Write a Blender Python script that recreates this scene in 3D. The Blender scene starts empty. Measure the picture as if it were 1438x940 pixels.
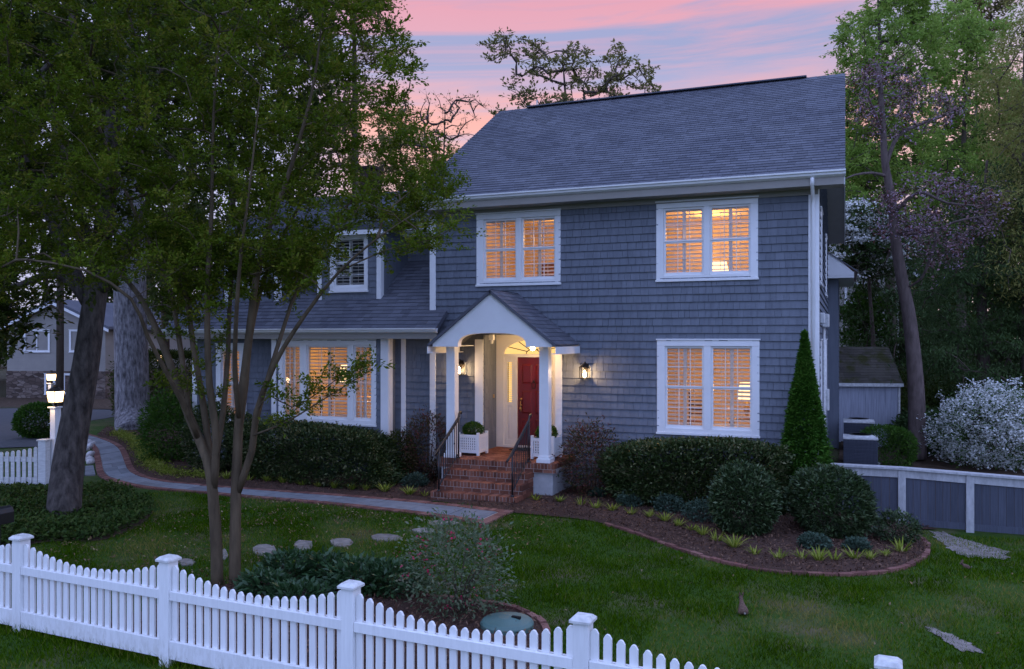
import bpy, math, random
import numpy as np
from mathutils import Vector, Matrix
R = math.radians
random.seed(7)
sc = bpy.context.scene
C = sc.collection
# ------------------------------------------------------------------ camera and measuring helpers
CAM = Vector((0.0, -17.2, 3.25)); FL = 1170.0; CX, CY = 719.0, 475.0
YAW = math.atan(468 / 1170)
FW = Vector((-math.sin(YAW), math.cos(YAW), 0)); RT = Vector((math.cos(YAW), math.sin(YAW), 0)); UP = Vector((0, 0, 1))
def ray(px, py): return FW + RT * ((px - CX) / FL) + UP * ((CY - py) / FL)
def cs(px, py, zc): return CAM + ray(px, py) * zc                 # survey: a point at a distance along the view axis
def PY(px, py, Y):                                                # survey: a point on a plane parallel to the front wall
    r = ray(px, py); return CAM + r * ((Y - CAM.y) / r.y)
def sst(a, b, v):
    t = np.clip((v - a) / (b - a), 0, 1); return t * t * (3 - 2 * t)
def hz(x, y):
    return -0.27 * sst(-1.2, 1.4, x) * sst(-5.0, -0.6, y) + 0.03 * np.sin(x * .6 + 1) * np.sin(y * .5)*sst(-2.2,-4.5,-np.abs(y+6.5))
def G(px, py):
    r = ray(px, py); p = CAM + r * (CAM.z / -r.z)
    for _ in range(6):
        h = float(hz(p.x, p.y)); p = CAM + r * ((CAM.z - h) / -r.z)
    return p
cam = bpy.data.cameras.new('camera'); camo = bpy.data.objects.new('camera', cam); C.objects.link(camo)
camo.location = CAM; camo.rotation_euler = (R(90), 0, YAW)
cam.sensor_width = 36; cam.lens = FL / 1438 * 36; cam.shift_y = 5 / 1438; cam.clip_end = 3000; cam.clip_start = .1
sc.camera = camo
# ------------------------------------------------------------------ objects
def tag(o, label=None, cat=None, group=None, kind=None):
    if label: o['label'] = label
    if cat: o['category'] = cat
    if group: o['group'] = group
    if kind: o['kind'] = kind
    return o
def thing(name, label, cat, loc=(0, 0, 0), group=None, kind=None):
    o = bpy.data.objects.new(name, None); C.objects.link(o); o.location = loc; o.empty_display_size = .2
    return tag(o, label, cat, group, kind)
def link(name, me, parent=None):
    o = bpy.data.objects.new(name, me); C.objects.link(o)
    if parent is not None:
        o.parent = parent
        p, off = parent, Vector((0, 0, 0))
        if parent.type == 'EMPTY': off = Vector(parent.location)
        o.matrix_parent_inverse = Matrix.Translation(-off)
    return o
def copy_tree(o, parent=None):
    c = o.copy(); C.objects.link(c)
    if parent is not None: c.parent = parent
    for ch in list(o.children): copy_tree(ch, c)
    return c
class MB:
    """collects faces and links them as one mesh"""
    def __init__(s, xf=None): s.v, s.f, s.r, s.xf = [], [], [], xf
    def add(s, vs, fs, rnd=None):
        n = len(s.v)
        if s.xf: vs = [s.xf @ Vector(p) for p in vs]
        s.v += [tuple(p) for p in vs]
        rr = random.random() if rnd is None else rnd
        for f in fs: s.f.append([i + n for i in f]); s.r.append(rr)
    def box(s, x0, x1, y0, y1, z0, z1, rnd=None):
        if x1 < x0: x0, x1 = x1, x0
        if y1 < y0: y0, y1 = y1, y0
        if z1 < z0: z0, z1 = z1, z0
        s.add([(x0,y0,z0),(x1,y0,z0),(x1,y1,z0),(x0,y1,z0),(x0,y0,z1),(x1,y0,z1),(x1,y1,z1),(x0,y1,z1)],
              [(0,3,2,1),(4,5,6,7),(0,1,5,4),(1,2,6,5),(2,3,7,6),(3,0,4,7)], rnd)
    def quad(s, a, b, c, d, rnd=None): s.add([a, b, c, d], [(0, 1, 2, 3)], rnd)
    def prism(s, poly, axis, a, b, rnd=None):
        """poly in the two other axes, extruded along axis from a to b"""
        def pt(p, t): return {'x': (t, p[0], p[1]), 'y': (p[0], t, p[1]), 'z': (p[0], p[1], t)}[axis]
        n = len(poly); vs = [pt(p, a) for p in poly] + [pt(p, b) for p in poly]
        s.add(vs, [tuple(range(n))[::-1], tuple(range(n, 2*n))] + [(i, (i+1) % n, n + (i+1) % n, n + i) for i in range(n)], rnd)
    def tube(s, pts, rad, n=6, cap=True, rnd=None):
        pts = [Vector(p) for p in pts]; rads = rad if isinstance(rad, (list, tuple)) else [rad] * len(pts)
        vs, fs = [], []; u = None
        for i, p in enumerate(pts):
            t = (pts[min(i+1, len(pts)-1)] - pts[max(i-1, 0)])
            t = t.normalized() if t.length > 1e-9 else Vector((0, 0, 1))
            if u is None: u = t.orthogonal().normalized()
            else:
                u = u - t * u.dot(t); u = u.normalized() if u.length > 1e-6 else t.orthogonal().normalized()
            w = t.cross(u)
            for k in range(n):
                a = 2 * math.pi * k / n; vs.append(p + (u * math.cos(a) + w * math.sin(a)) * rads[i])
        for i in range(len(pts) - 1):
            for k in range(n): fs.append((i*n+k, i*n+(k+1) % n, (i+1)*n+(k+1) % n, (i+1)*n+k))
        if cap: fs += [tuple(range(n))[::-1], tuple(range((len(pts)-1)*n, len(pts)*n))]
        s.add(vs, fs, rnd)
    def lathe(s, prof, cx, cy, n=16, rnd=None):
        vs, fs = [], []
        for (r, z) in prof:
            for k in range(n): a = 2*math.pi*k/n; vs.append((cx + r*math.cos(a), cy + r*math.sin(a), z))
        for i in range(len(prof)-1):
            for k in range(n): fs.append((i*n+k, i*n+(k+1) % n, (i+1)*n+(k+1) % n, (i+1)*n+k))
        fs += [tuple(range(n))[::-1], tuple(range((len(prof)-1)*n, len(prof)*n))]
        s.add(vs, fs, rnd)
    def build(s, name, mat, parent=None, smooth=False, bevel=0):
        me = bpy.data.meshes.new(name); me.from_pydata(s.v, [], s.f); me.materials.append(mat)
        at = me.attributes.new('rnd', 'FLOAT', 'FACE'); at.data.foreach_set('value', np.array(s.r, np.float32))
        if smooth: me.polygons.foreach_set('use_smooth', [True] * len(me.polygons))
        me.update(); o = link(name, me, parent)
        if bevel:
            m = o.modifiers.new('bevel', 'BEVEL'); m.width = bevel; m.segments = 2; m.limit_method = 'ANGLE'
        return o
def npmesh(name, verts, nper, rnd, mat, parent=None, smooth=False):
    """many separate n-gons: verts (N*nper,3)"""
    N = len(verts) // nper
    me = bpy.data.meshes.new(name)
    me.vertices.add(len(verts)); me.vertices.foreach_set('co', verts.astype(np.float32).ravel())
    me.loops.add(len(verts)); me.loops.foreach_set('vertex_index', np.arange(len(verts), dtype=np.int32))
    me.polygons.add(N); me.polygons.foreach_set('loop_start', np.arange(0, len(verts), nper, dtype=np.int32))
    me.update(calc_edges=True)
    at = me.attributes.new('rnd', 'FLOAT', 'FACE'); at.data.foreach_set('value', rnd.astype(np.float32))
    me.materials.append(mat)
    return link(name, me, parent)
# ------------------------------------------------------------------ materials
class NT:
    def __init__(s, name):
        s.m = bpy.data.materials.new(name); s.m.use_nodes = True; s.t = s.m.node_tree; s.t.nodes.clear()
        s.out = s.n('ShaderNodeOutputMaterial')
    def n(s, typ, **kw):
        nd = s.t.nodes.new(typ)
        for k, v in kw.items(): setattr(nd, k, v)
        return nd
    def l(s, a, b): s.t.links.new(a, b)
    def coord(s): return s.n('ShaderNodeTexCoord').outputs['Object']
    def mapping(s, vec, scale):
        mp = s.n('ShaderNodeMapping'); mp.inputs['Scale'].default_value = scale; s.l(vec, mp.inputs['Vector']); return mp.outputs[0]
    def noise(s, vec, scale, detail=4, rough=.6):
        nz = s.n('ShaderNodeTexNoise'); nz.inputs['Scale'].default_value = scale; nz.inputs['Detail'].default_value = detail
        nz.inputs['Roughness'].default_value = rough; s.l(vec, nz.inputs['Vector']); return nz.outputs['Fac']
    def ramp(s, fac, stops, interp='LINEAR'):
        r = s.n('ShaderNodeValToRGB'); cr = r.color_ramp; cr.interpolation = interp
        while len(cr.elements) < len(stops): cr.elements.new(.5)
        for e, (p, c) in zip(cr.elements, stops): e.position = p; e.color = (*c, 1) if len(c) == 3 else c
        s.l(fac, r.inputs[0]); return r.outputs[0]
    def mix(s, fac, a, b, blend='MIX'):
        m = s.n('ShaderNodeMix', data_type='RGBA', blend_type=blend)
        for k, v in ((0, fac), (6, a), (7, b)):
            if isinstance(v, (int, float)): m.inputs[k].default_value = v
            elif isinstance(v, tuple): m.inputs[k].default_value = (*v, 1)
            else: s.l(v, m.inputs[k])
        return m.outputs[2]
    def math(s, op, a, b=None):
        m = s.n('ShaderNodeMath', operation=op)
        for k, v in ((0, a), (1, b)):
            if v is None: continue
            if isinstance(v, (int, float)): m.inputs[k].default_value = v
            else: s.l(v, m.inputs[k])
        return m.outputs[0]
    def attr(s, name='rnd'): return s.n('ShaderNodeAttribute', attribute_name=name).outputs['Fac']
    def pbr(s, col, rough=.6, bump=None, strength=.3, dist=.01, metal=0, spec=None):
        if spec is None: spec = .5 if not isinstance(rough, (int, float)) or rough < .6 else .15
        b = s.n('ShaderNodeBsdfPrincipled'); b.inputs['Metallic'].default_value = metal; b.inputs['Specular IOR Level'].default_value = spec
        if isinstance(col, tuple): b.inputs['Base Color'].default_value = (*col, 1)
        else: s.l(col, b.inputs['Base Color'])
        if isinstance(rough, (int, float)): b.inputs['Roughness'].default_value = rough
        else: s.l(rough, b.inputs['Roughness'])
        if bump is not None:
            bp = s.n('ShaderNodeBump'); bp.inputs['Strength'].default_value = strength; bp.inputs['Distance'].default_value = dist
            s.l(bump, bp.inputs['Height']); s.l(bp.outputs[0], b.inputs['Normal'])
        s.l(b.outputs[0], s.out.inputs[0]); return s.m
def sc3(c, k): return tuple(min(1, x * k) for x in c)
def plain(name, col, rough=.5, var=.15, scale=6, bump=.15, metal=0, spec=None, rndvar=0, stretch=(1, 1, 1), bscale=None, dist=.004):
    t = NT(name); co = t.mapping(t.coord(), stretch); nz = t.noise(co, scale)
    c = t.ramp(nz, [(.3, sc3(col, 1 - var)), (.7, sc3(col, 1 + var))])
    if rndvar:
        rr = t.ramp(t.attr(), [(0, (1 - rndvar,) * 3), (1, (1 + rndvar,) * 3)])
        c = t.mix(1.0, c, rr, 'MULTIPLY')
    return t.pbr(c, rough, t.noise(co, bscale or scale * 8), bump, dist, metal, spec)
def leafmat(name, c1, c2, c3=None, transl=.35, rough=.55, spec=.12):
    t = NT(name); stops = [(0, c1), (.6, c2)] + ([(1, c3)] if c3 else [])
    c = t.ramp(t.attr(), stops)
    b = t.n('ShaderNodeBsdfPrincipled'); b.inputs['Roughness'].default_value = rough; b.inputs['Specular IOR Level'].default_value = spec
    tr = t.n('ShaderNodeBsdfTranslucent'); t.l(c, b.inputs['Base Color'])
    t.l(c, tr.inputs[0]); mx = t.n('ShaderNodeMixShader'); mx.inputs[0].default_value = transl
    t.l(b.outputs[0], mx.inputs[1]); t.l(tr.outputs[0], mx.inputs[2]); t.l(mx.outputs[0], t.out.inputs[0]); return t.m
def emis(name, col, k):
    t = NT(name); e = t.n('ShaderNodeEmission'); e.inputs[0].default_value = (*col, 1); e.inputs[1].default_value = k
    t.l(e.outputs[0], t.out.inputs[0]); return t.m
def glassmat(name, tint=(1, 1, 1), gloss=1.0):
    t = NT(name); tr = t.n('ShaderNodeBsdfTransparent'); tr.inputs[0].default_value = (*tint, 1)
    gl = t.n('ShaderNodeBsdfGlossy'); gl.inputs['Roughness'].default_value = .02
    fr = t.n('ShaderNodeFresnel'); fr.inputs[0].default_value = 1.45
    nz = t.noise(t.coord(), 1.5, 2); bp = t.n('ShaderNodeBump'); bp.inputs['Strength'].default_value = .04; bp.inputs['Distance'].default_value = .05
    t.l(nz, bp.inputs['Height']); t.l(bp.outputs[0], gl.inputs['Normal'])
    fx = t.math('MULTIPLY', fr.outputs[0], gloss)
    mx = t.n('ShaderNodeMixShader'); t.l(fx, mx.inputs[0]); t.l(tr.outputs[0], mx.inputs[1]); t.l(gl.outputs[0], mx.inputs[2])
    t.l(mx.outputs[0], t.out.inputs[0]); return t.m
M = {}
M['white'] = plain('white_paint', (.80, .80, .79), .45, .03, 3, .06)
M['trim'] = plain('white_trim', (.78, .78, .77), .4, .03, 4, .05)
M['cap'] = plain('weathered_white', (.60, .60, .58), .6, .22, 14, .2)
t = NT('white_painted_wood'); co = t.coord(); cs_ = t.mapping(co, (9, 9, 1)); c = t.ramp(t.noise(cs_, 3), [(.3, (.74, .74, .73)), (.7, (.82, .82, .81))])
c = t.mix(1.0, c, t.ramp(t.attr(), [(0, (.955,) * 3), (1, (1.03,) * 3)]), 'MULTIPLY')
sz = t.n('ShaderNodeSeparateXYZ'); t.l(co, sz.inputs[0]); lowz = t.ramp(sz.outputs[2], [(.02, (1, 1, 1)), (.34, (0, 0, 0))]); st_ = t.ramp(t.noise(t.mapping(co, (5, 5, 2)), 4, 6, .7), [(.44, (0, 0, 0)), (.62, (1, 1, 1))])
c = t.mix(t.math('MULTIPLY', t.math('MULTIPLY', lowz, st_), .55), c, (.40, .37, .30)); c = t.mix(t.math('MULTIPLY', t.ramp(t.noise(t.mapping(co, (12, 12, 1.2)), 3, 5), [(.60, (0, 0, 0)), (.72, (1, 1, 1))]), .25), c, (.55, .54, .50))
M['vinyl'] = t.pbr(c, .5, t.noise(t.mapping(co, (20, 20, 1.5)), 6), .25, .004)
M['vinyl_dirty'] = plain('weathered_white_board', (.62, .62, .60), .5, .16, 7, .1, stretch=(1, 1, 4))
t = NT('grey_painted_cedar'); co = t.coord(); g = t.noise(t.mapping(co, (30, 30, 1.2)), 6)
c = t.ramp(t.attr(), [(0, (.146, .162, .190)), (.5, (.158, .175, .206)), (1, (.170, .187, .219))])
c = t.mix(1.0, c, t.ramp(t.noise(co, .55, 5), [(.3, (.88, .89, .90)), (.7, (1.09, 1.08, 1.07))]), 'MULTIPLY')
c = t.mix(1.0, c, t.ramp(t.noise(t.mapping(co, (7, 7, .55)), 1.6, 5, .65), [(.32, (.86, .86, .87)), (.55, (1.0, 1.0, 1.0)), (.78, (1.08, 1.08, 1.07))]), 'MULTIPLY')
M['shingle'] = t.pbr(c, .7, g, .25, .004)
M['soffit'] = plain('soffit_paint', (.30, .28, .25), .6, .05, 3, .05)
def roofmat(name, col, moss=None):
    t = NT(name); co = t.coord()
    rr = t.ramp(t.attr(), [(0, sc3(col, .80)), (.5, col), (1, sc3(col, 1.18))])
    g = t.noise(co, 180, 2); gg = t.ramp(g, [(.3, (.7, .7, .72)), (.7, (1.3, 1.28, 1.25))]); c = t.mix(.8, rr, gg, 'MULTIPLY')
    big = t.ramp(t.noise(co, .7, 4), [(.3, (.82, .82, .84)), (.7, (1.15, 1.14, 1.1))]); c = t.mix(1., c, big, 'MULTIPLY')
    if moss: c = t.mix(t.ramp(t.noise(co, 2.2, 6), [(.48, (0, 0, 0)), (.62, (1, 1, 1))]), c, moss)
    return t.pbr(c, .85, g, .5, .004)
M['roof'] = roofmat('asphalt_shingles', (.108, .114, .136))
M['shedroof'] = roofmat('mossy_shingles', (.10, .09, .075), (.06, .06, .02))
def brickmat(name, a, b, c3):
    t = NT(name); co = t.coord(); c = t.ramp(t.attr(), [(0, a), (.55, b), (1, c3)]); nz = t.noise(co, 40, 4)
    c = t.mix(.7, c, t.ramp(nz, [(.3, (.65, .65, .65)), (.7, (1.25, 1.25, 1.25))]), 'MULTIPLY'); return t.pbr(c, .8, nz, .4, .004)
M['brick'] = brickmat('red_brick', (.105, .042, .028), (.215, .080, .048), (.285, .125, .082))
M['paver_brick'] = brickmat('worn_paver_brick', (.13, .06, .05), (.21, .095, .075), (.27, .14, .11))
M['mortar'] = plain('mortar', (.36, .33, .30), .9, .15, 20, .3)
M['sooty'] = brickmat('sooty_brick', (.03, .022, .02), (.055, .036, .03), (.08, .05, .045))
M['stucco'] = plain('grey_stucco', (.42, .42, .42), .85, .14, 5, .3)
M['bluestone'] = plain('bluestone', (.20, .215, .23), .75, .18, 5, .3, rndvar=.18)
M['stone'] = plain('stepping_stone', (.235, .21, .18), .8, .35, 10, .4, rndvar=.1)
M['iron'] = plain('black_iron', (.012, .012, .013), .4, .1, 10, .05)
M['bronze'] = plain('dark_bronze', (.03, .024, .018), .4, .2, 20, .1, metal=.6)
M['brass'] = plain('brass', (.55, .36, .12), .3, .1, 20, .05, metal=1)
M['red'] = plain('red_door_paint', (.10, .003, .005), .32, .08, 3, .05)
M['cream'] = plain('cream_paint', (.74, .71, .66), .45, .03, 3, .04)
M['dark'] = plain('dark_rubber', (.015, .015, .015), .8)
M['room'] = plain('warm_plaster', (.74, .60, .42), .85, .05, 2, .05)
M['wood'] = plain('brown_wood', (.16, .065, .025), .45, .25, 5, .1, stretch=(1, 1, 6))
M['shade'] = emis('lamp_shade_glow', (1, .66, .32), 1.9)
M['bulb'] = emis('bulb_glow', (1, .72, .40), 30)
M['lantern_glow'] = emis('lantern_glass_glow', (1, .66, .33), 5.5)
M['fan_glow'] = emis('lit_fanlight_glass', (1, .60, .20), .95)
M['glass'] = glassmat('window_glass', (1, 1, 1), .8)
M['darkglass'] = plain('dark_window_glass', (.01, .012, .014), .04, 0, 1, 0)
M['shutter'] = plain('white_shutter', (.70, .68, .64), .5, .03, 3, .03)
M['bark_myrtle'] = plain('crape_myrtle_bark', (.095, .070, .042), .75, .40, 3.2, .3, stretch=(3, 3, .5), bscale=14, dist=.01)
M['bark_oak'] = plain('furrowed_bark', (.072, .060, .052), .9, .6, 11, 1.0, stretch=(1, 1, .35), bscale=12, dist=.05)
M['bark_gray'] = plain('grey_furrowed_bark', (.25, .235, .24), .9, .7, 7, 1.0, stretch=(1.6, 1.6, .5), bscale=6, dist=.16)
M['bark_brown'] = plain('brown_bark', (.10, .075, .06), .9, .3, 7, .7, stretch=(1, 1, .4), bscale=16, dist=.02)
M['bark_purple'] = plain('smooth_grey_brown_bark', (.12, .09, .08), .85, .35, 5, .5, stretch=(2, 2, .5), bscale=14, dist=.01)
M['twig'] = plain('twig', (.08, .06, .045), .9, .2, 8, .2)
M['lf_myrtle'] = leafmat('crape_myrtle_leaf', (.060, .104, .006), (.120, .175, .012), (.23, .21, .03), .48)
M['lf_holly'] = leafmat('holly_leaf', (.028, .048, .008), (.055, .08, .013), (.09, .10, .024), .3)
M['lf_oak'] = leafmat('spring_oak_leaf', (.12, .125, .035), (.20, .19, .06), (.27, .22, .09), .45)
M['lf_green'] = leafmat('bright_tree_leaf', (.13, .23, .035), (.25, .38, .07), (.38, .48, .12), .5)
M['lf_bg'] = leafmat('woodland_leaf', (.038, .065, .012), (.07, .105, .02), (.12, .14, .04))
M['lf_hemlock'] = leafmat('hemlock_needle', (.032, .065, .018), (.065, .11, .034), (.11, .16, .065), .3)
M['lf_cedar'] = leafmat('pale_cedar_needle', (.17, .18, .04), (.26, .26, .07), (.33, .30, .10), .4)
M['lf_box'] = leafmat('boxwood_leaf', (.03, .085, .009), (.055, .125, .015), (.095, .17, .024), .3)
M['lf_laurel'] = leafmat('laurel_leaf', (.014, .030, .008), (.050, .084, .028), (.16, .20, .10), .15, .4, .22)
M['lf_hedge'] = leafmat('hedge_leaf', (.014, .030, .006), (.050, .080, .020), (.21, .20, .10), .15, .45, .2)
M['lf_arbor'] = leafmat('arborvitae_spray', (.026, .085, .008), (.055, .145, .015), (.10, .20, .028), .3)
M['lf_nandina'] = leafmat('nandina_leaf', (.035, .06, .016), (.085, .045, .03), (.19, .05, .05), .25)
M['lf_grey'] = leafmat('catmint_leaf', (.045, .08, .05), (.07, .11, .075), (.09, .13, .09), .2)
M['lf_lime'] = leafmat('lime_strap_leaf', (.11, .17, .014), (.23, .28, .03), (.40, .40, .10), .35)
M['lf_azalea'] = leafmat('azalea_leaf', (.085, .13, .06), (.14, .19, .10), (.22, .17, .12), .25)
M['lf_broad'] = leafmat('broad_evergreen_leaf', (.025, .065, .02), (.045, .10, .035), (.075, .135, .06), .2, .35, .35)
M['lf_cover'] = leafmat('ground_cover_leaf', (.026, .06, .010), (.05, .09, .016), (.085, .12, .028), .3)
M['lf_dogwood'] = leafmat('dogwood_leaf', (.04, .08, .02), (.06, .10, .03), (.08, .12, .04), .3)
M['fl_white'] = leafmat('white_blossom', (.70, .71, .67), (.80, .81, .77), (.86, .86, .83), .25)
M['fl_pink'] = leafmat('magenta_blossom', (.42, .015, .07), (.60, .03, .12), (.70, .08, .22), .2)
M['fl_purple'] = leafmat('violet_blossom', (.26, .16, .15), (.38, .24, .27), (.46, .36, .52), .35)
M['grass'] = leafmat('grass_blade', (.018, .052, .001), (.074, .150, .004), (.24, .21, .06), .3, .9, .0)
M['leaflitter'] = leafmat('fallen_leaf', (.12, .07, .03), (.20, .13, .06), (.30, .24, .14), .1)
M['mulchchip'] = leafmat('mulch_chip', (.055, .028, .018), (.12, .064, .040), (.20, .12, .08), .0, .9, .1)
# ------------------------------------------------------------------ vegetation
rng = np.random.default_rng(5)
def leaves(name, pos, size, asp, mat, parent, up=.35, dirs=None, fold=.25, jit=.35, rnd=None):
    """one small diamond leaf per position"""
    n = len(pos)
    d = rng.normal(size=(n, 3)) if dirs is None else dirs + rng.normal(size=(n, 3)) * jit
    d[:, 2] *= .7
    d /= np.linalg.norm(d, axis=1)[:, None] + 1e-9
    nn = rng.normal(size=(n, 3)); nn[:, 2] = np.abs(nn[:, 2]) + up * 3
    s = np.cross(d, nn); s /= np.linalg.norm(s, axis=1)[:, None] + 1e-9
    nn = np.cross(s, d)
    L = size * rng.uniform(.65, 1.35, n)[:, None]; W = L * asp
    v = np.empty((n, 4, 3))
    v[:, 0] = pos; v[:, 1] = pos + d * L * .45 + s * W * .5 + nn * W * fold
    v[:, 2] = pos + d * L; v[:, 3] = pos + d * L * .45 - s * W * .5 + nn * W * fold
    if rnd is None: rnd = rng.random(n)
    return npmesh(name, v.reshape(-1, 3), 4, rnd, mat, parent)
def ell(c, r, n, inner=.0):
    p = rng.normal(size=(n, 3)); p /= np.linalg.norm(p, axis=1)[:, None]
    p *= (inner**3 + (1 - inner**3) * rng.random(n))[:, None] ** (1/3)
    return np.array(c)[None] + p * np.array(r)[None]
def inpoly(x, y, poly):
    ins = np.zeros(len(x), bool); n = len(poly)
    for i in range(n):
        x0, y0 = poly[i][0], poly[i][1]; x1, y1 = poly[(i+1) % n][0], poly[(i+1) % n][1]
        if y0 == y1: continue
        c = ((y0 > y) != (y1 > y)) & (x < (x1 - x0) * (y - y0) / (y1 - y0) + x0); ins ^= c
    return ins
def crown_pts(poly, z0, z1, n):
    """clump centres spread through a crown seen in elevation as poly, between two distances"""
    xs = [p[0] for p in poly]; ys = [p[1] for p in poly]; out = []
    while len(out) < n:
        px = rng.uniform(min(xs), max(xs), 400); py = rng.uniform(min(ys), max(ys), 400); m = inpoly(px, py, poly)
        for a, b in zip(px[m], py[m]):
            zc = (z0 + z1) / 2 + (z1 - z0) / 2 * np.clip(rng.normal() * .5, -1, 1)
            out.append(tuple(cs(a, b, zc)))
    return np.array(out[:n])
def grow(stems, clumps, rtip=.006, rmax=.05, seg=.35, wob=.06, upb=.25, drop=0.0):
    """branches from the given stems out to every clump centre"""
    P, par, fixed = [], [], []
    polys = []
    for pts, r0, r1 in stems:
        pts = [Vector(p) for p in pts]; dense, rr = [], []
        tot = sum((pts[i+1]-pts[i]).length for i in range(len(pts)-1)); acc = 0
        for i in range(len(pts)-1):
            L = (pts[i+1]-pts[i]).length; k = max(2, int(L / .25))
            for j in range(k):
                t = j / k
                p0 = pts[max(i-1, 0)]; p1 = pts[i]; p2 = pts[i+1]; p3 = pts[min(i+2, len(pts)-1)]
                q = .5*((2*p1)+(p2-p0)*t+(2*p0-5*p1+4*p2-p3)*t*t+(3*p1-p0-3*p2+p3)*t**3)
                dense.append(q); rr.append(r0 + (r1 - r0) * (acc + t * L) / tot)
            acc += L
        dense.append(pts[-1]); rr.append(r1)
        polys.append((dense, rr))
        for q in dense[len(dense)//3:]: P.append(tuple(q)); par.append(-1); 
    nodes = np.array(P)
    if len(clumps):
        d0 = np.array([np.min(np.linalg.norm(nodes - c, axis=1)) for c in clumps]); order = np.argsort(d0)
        nodes = list(map(tuple, nodes)); segs = []; cnt = {}
        for ci in order:
            c = clumps[ci]; A = np.array(nodes); dv = c - A; dist = np.linalg.norm(dv, axis=1)
            cost = dist + upb * np.maximum(0, A[:, 2] - c[2] + drop)
            k = int(np.argmin(cost)); a = A[k]; L = dist[k]; m = max(2, int(L / seg))
            prev = k; idx = [k]
            mid = (a + c) / 2 + rng.normal(size=3) * wob * L + np.array([0, 0, .10 * L])
            for j in range(1, m + 1):
                t = j / m; q = (1-t)**2 * a + 2*t*(1-t) * mid + t*t * c
                if j < m: q = q + rng.normal(size=3) * wob * .35
                nodes.append(tuple(q)); par.append(prev); prev = len(nodes) - 1; idx.append(prev)
            segs.append(idx)
            q = prev
            while q >= 0: cnt[q] = cnt.get(q, 0) + 1; q = par[q]
        for idx in segs:
            rr = [min(rmax, rtip * max(1, cnt.get(i, 1)) ** .5) for i in idx]; rr[0] = rr[1]; rr[-1] *= .5
            polys.append(([Vector(nodes[i]) for i in idx], rr))
    return polys
def clump_leaves(clumps, per, spread, flat=.6):
    n = len(clumps); p = rng.normal(size=(n, per, 3)) * np.array([1, 1, flat]) * spread * rng.uniform(.6, 1.3, (n, 1, 1))
    return (clumps[:, None, :] + p).reshape(-1, 3)
def twig_leaves(clumps, per, length, ntw=5, upw=.5):
    """leaves set along short twigs that fan out of every clump: positions, leaf directions and the twigs"""
    n = len(clumps); d = rng.normal(size=(n, ntw, 3)); d[..., 2] = d[..., 2] * .7 + upw; d /= np.linalg.norm(d, axis=2)[..., None]
    L = length * rng.uniform(.45, 1.25, (n, ntw)); m = max(1, per // ntw); tt = rng.random((n, ntw, m)) ** .8
    sag = -.10 * length * tt[..., None] ** 2 * np.array([0, 0, 1.0])
    pos = clumps[:, None, None, :] + d[:, :, None, :] * (L[..., None] * tt)[..., None] + sag + rng.normal(size=(n, ntw, m, 3)) * length * .07
    dirs = np.repeat(d[:, :, None, :], m, 2).reshape(-1, 3); rn = np.clip(np.repeat(rng.random((n, ntw)), m) * .55 + rng.random(n * ntw * m) * .45, 0, 1)
    tw = [(clumps[i], clumps[i] + d[i, j] * L[i, j]) for i in range(n) for j in range(ntw)]
    return pos.reshape(-1, 3), dirs, rn, tw
def tree(name, label, stems, clumps, lmat, bark, per=100, spread=.25, flat=.6, size=.07, asp=.5, rtip=.006, rmax=.06, sides=6, trunk_sides=12,
         group=None, cat='tree', seg=.35, upb=.25, up=.35, extra=None, droop=0, shift=None, twig=0, ntw=5, upw=.5, twr=.002):
    base = Vector(stems[0][0][0]); t = thing(name, label, cat, base, group)
    polys = grow(stems, clumps, rtip, rmax, seg, upb=upb)
    tr = MB(); ns = len(stems)
    for i, (pp, rr) in enumerate(polys[:ns]): tr.tube(pp, rr, trunk_sides)
    br = tr
    for pp, rr in polys[ns:]: br.tube(pp, rr, sides, cap=False)
    if twig:
        pos, dirs, rnd, tws = twig_leaves(clumps, per, twig, ntw, upw)
        for a, b in tws: tr.tube([a, b], [twr, twr * .4], 3, cap=False)
    tr.build('trunk', bark, t, smooth=True)
    if twig:
        leaves('crown', pos, size, asp, lmat, t, up, dirs=dirs, jit=.75, rnd=rnd); per = 0
    if per:
        pos = clump_leaves(clumps, per, spread, flat)
        rnd = np.clip(np.repeat(rng.random(len(clumps)), per) * .6 + rng.random(len(pos)) * .45, 0, 1)
        dirs = None
        if droop: dirs = np.tile(np.array([0, 0, -droop]), (len(pos), 1)) + rng.normal(size=(len(pos), 3)) * .6
        leaves('crown', pos, size, asp, lmat, t, up, dirs=dirs, rnd=rnd)
    if extra:
        for (nm, ps, sz, asx, mt) in extra: leaves(nm, ps, sz, asx, mt, t, .5)
    return t
def lumpy(n, seed):
    """direction -> radius factor made of a few random bumps"""
    r = np.random.default_rng(seed); ds = r.normal(size=(n, 3)); ds /= np.linalg.norm(ds, axis=1)[:, None]; am = r.uniform(-.10, .13, n)
    return lambda d: 1 + (np.exp((d @ ds.T - 1) * 7) * am).sum(1)
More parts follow.
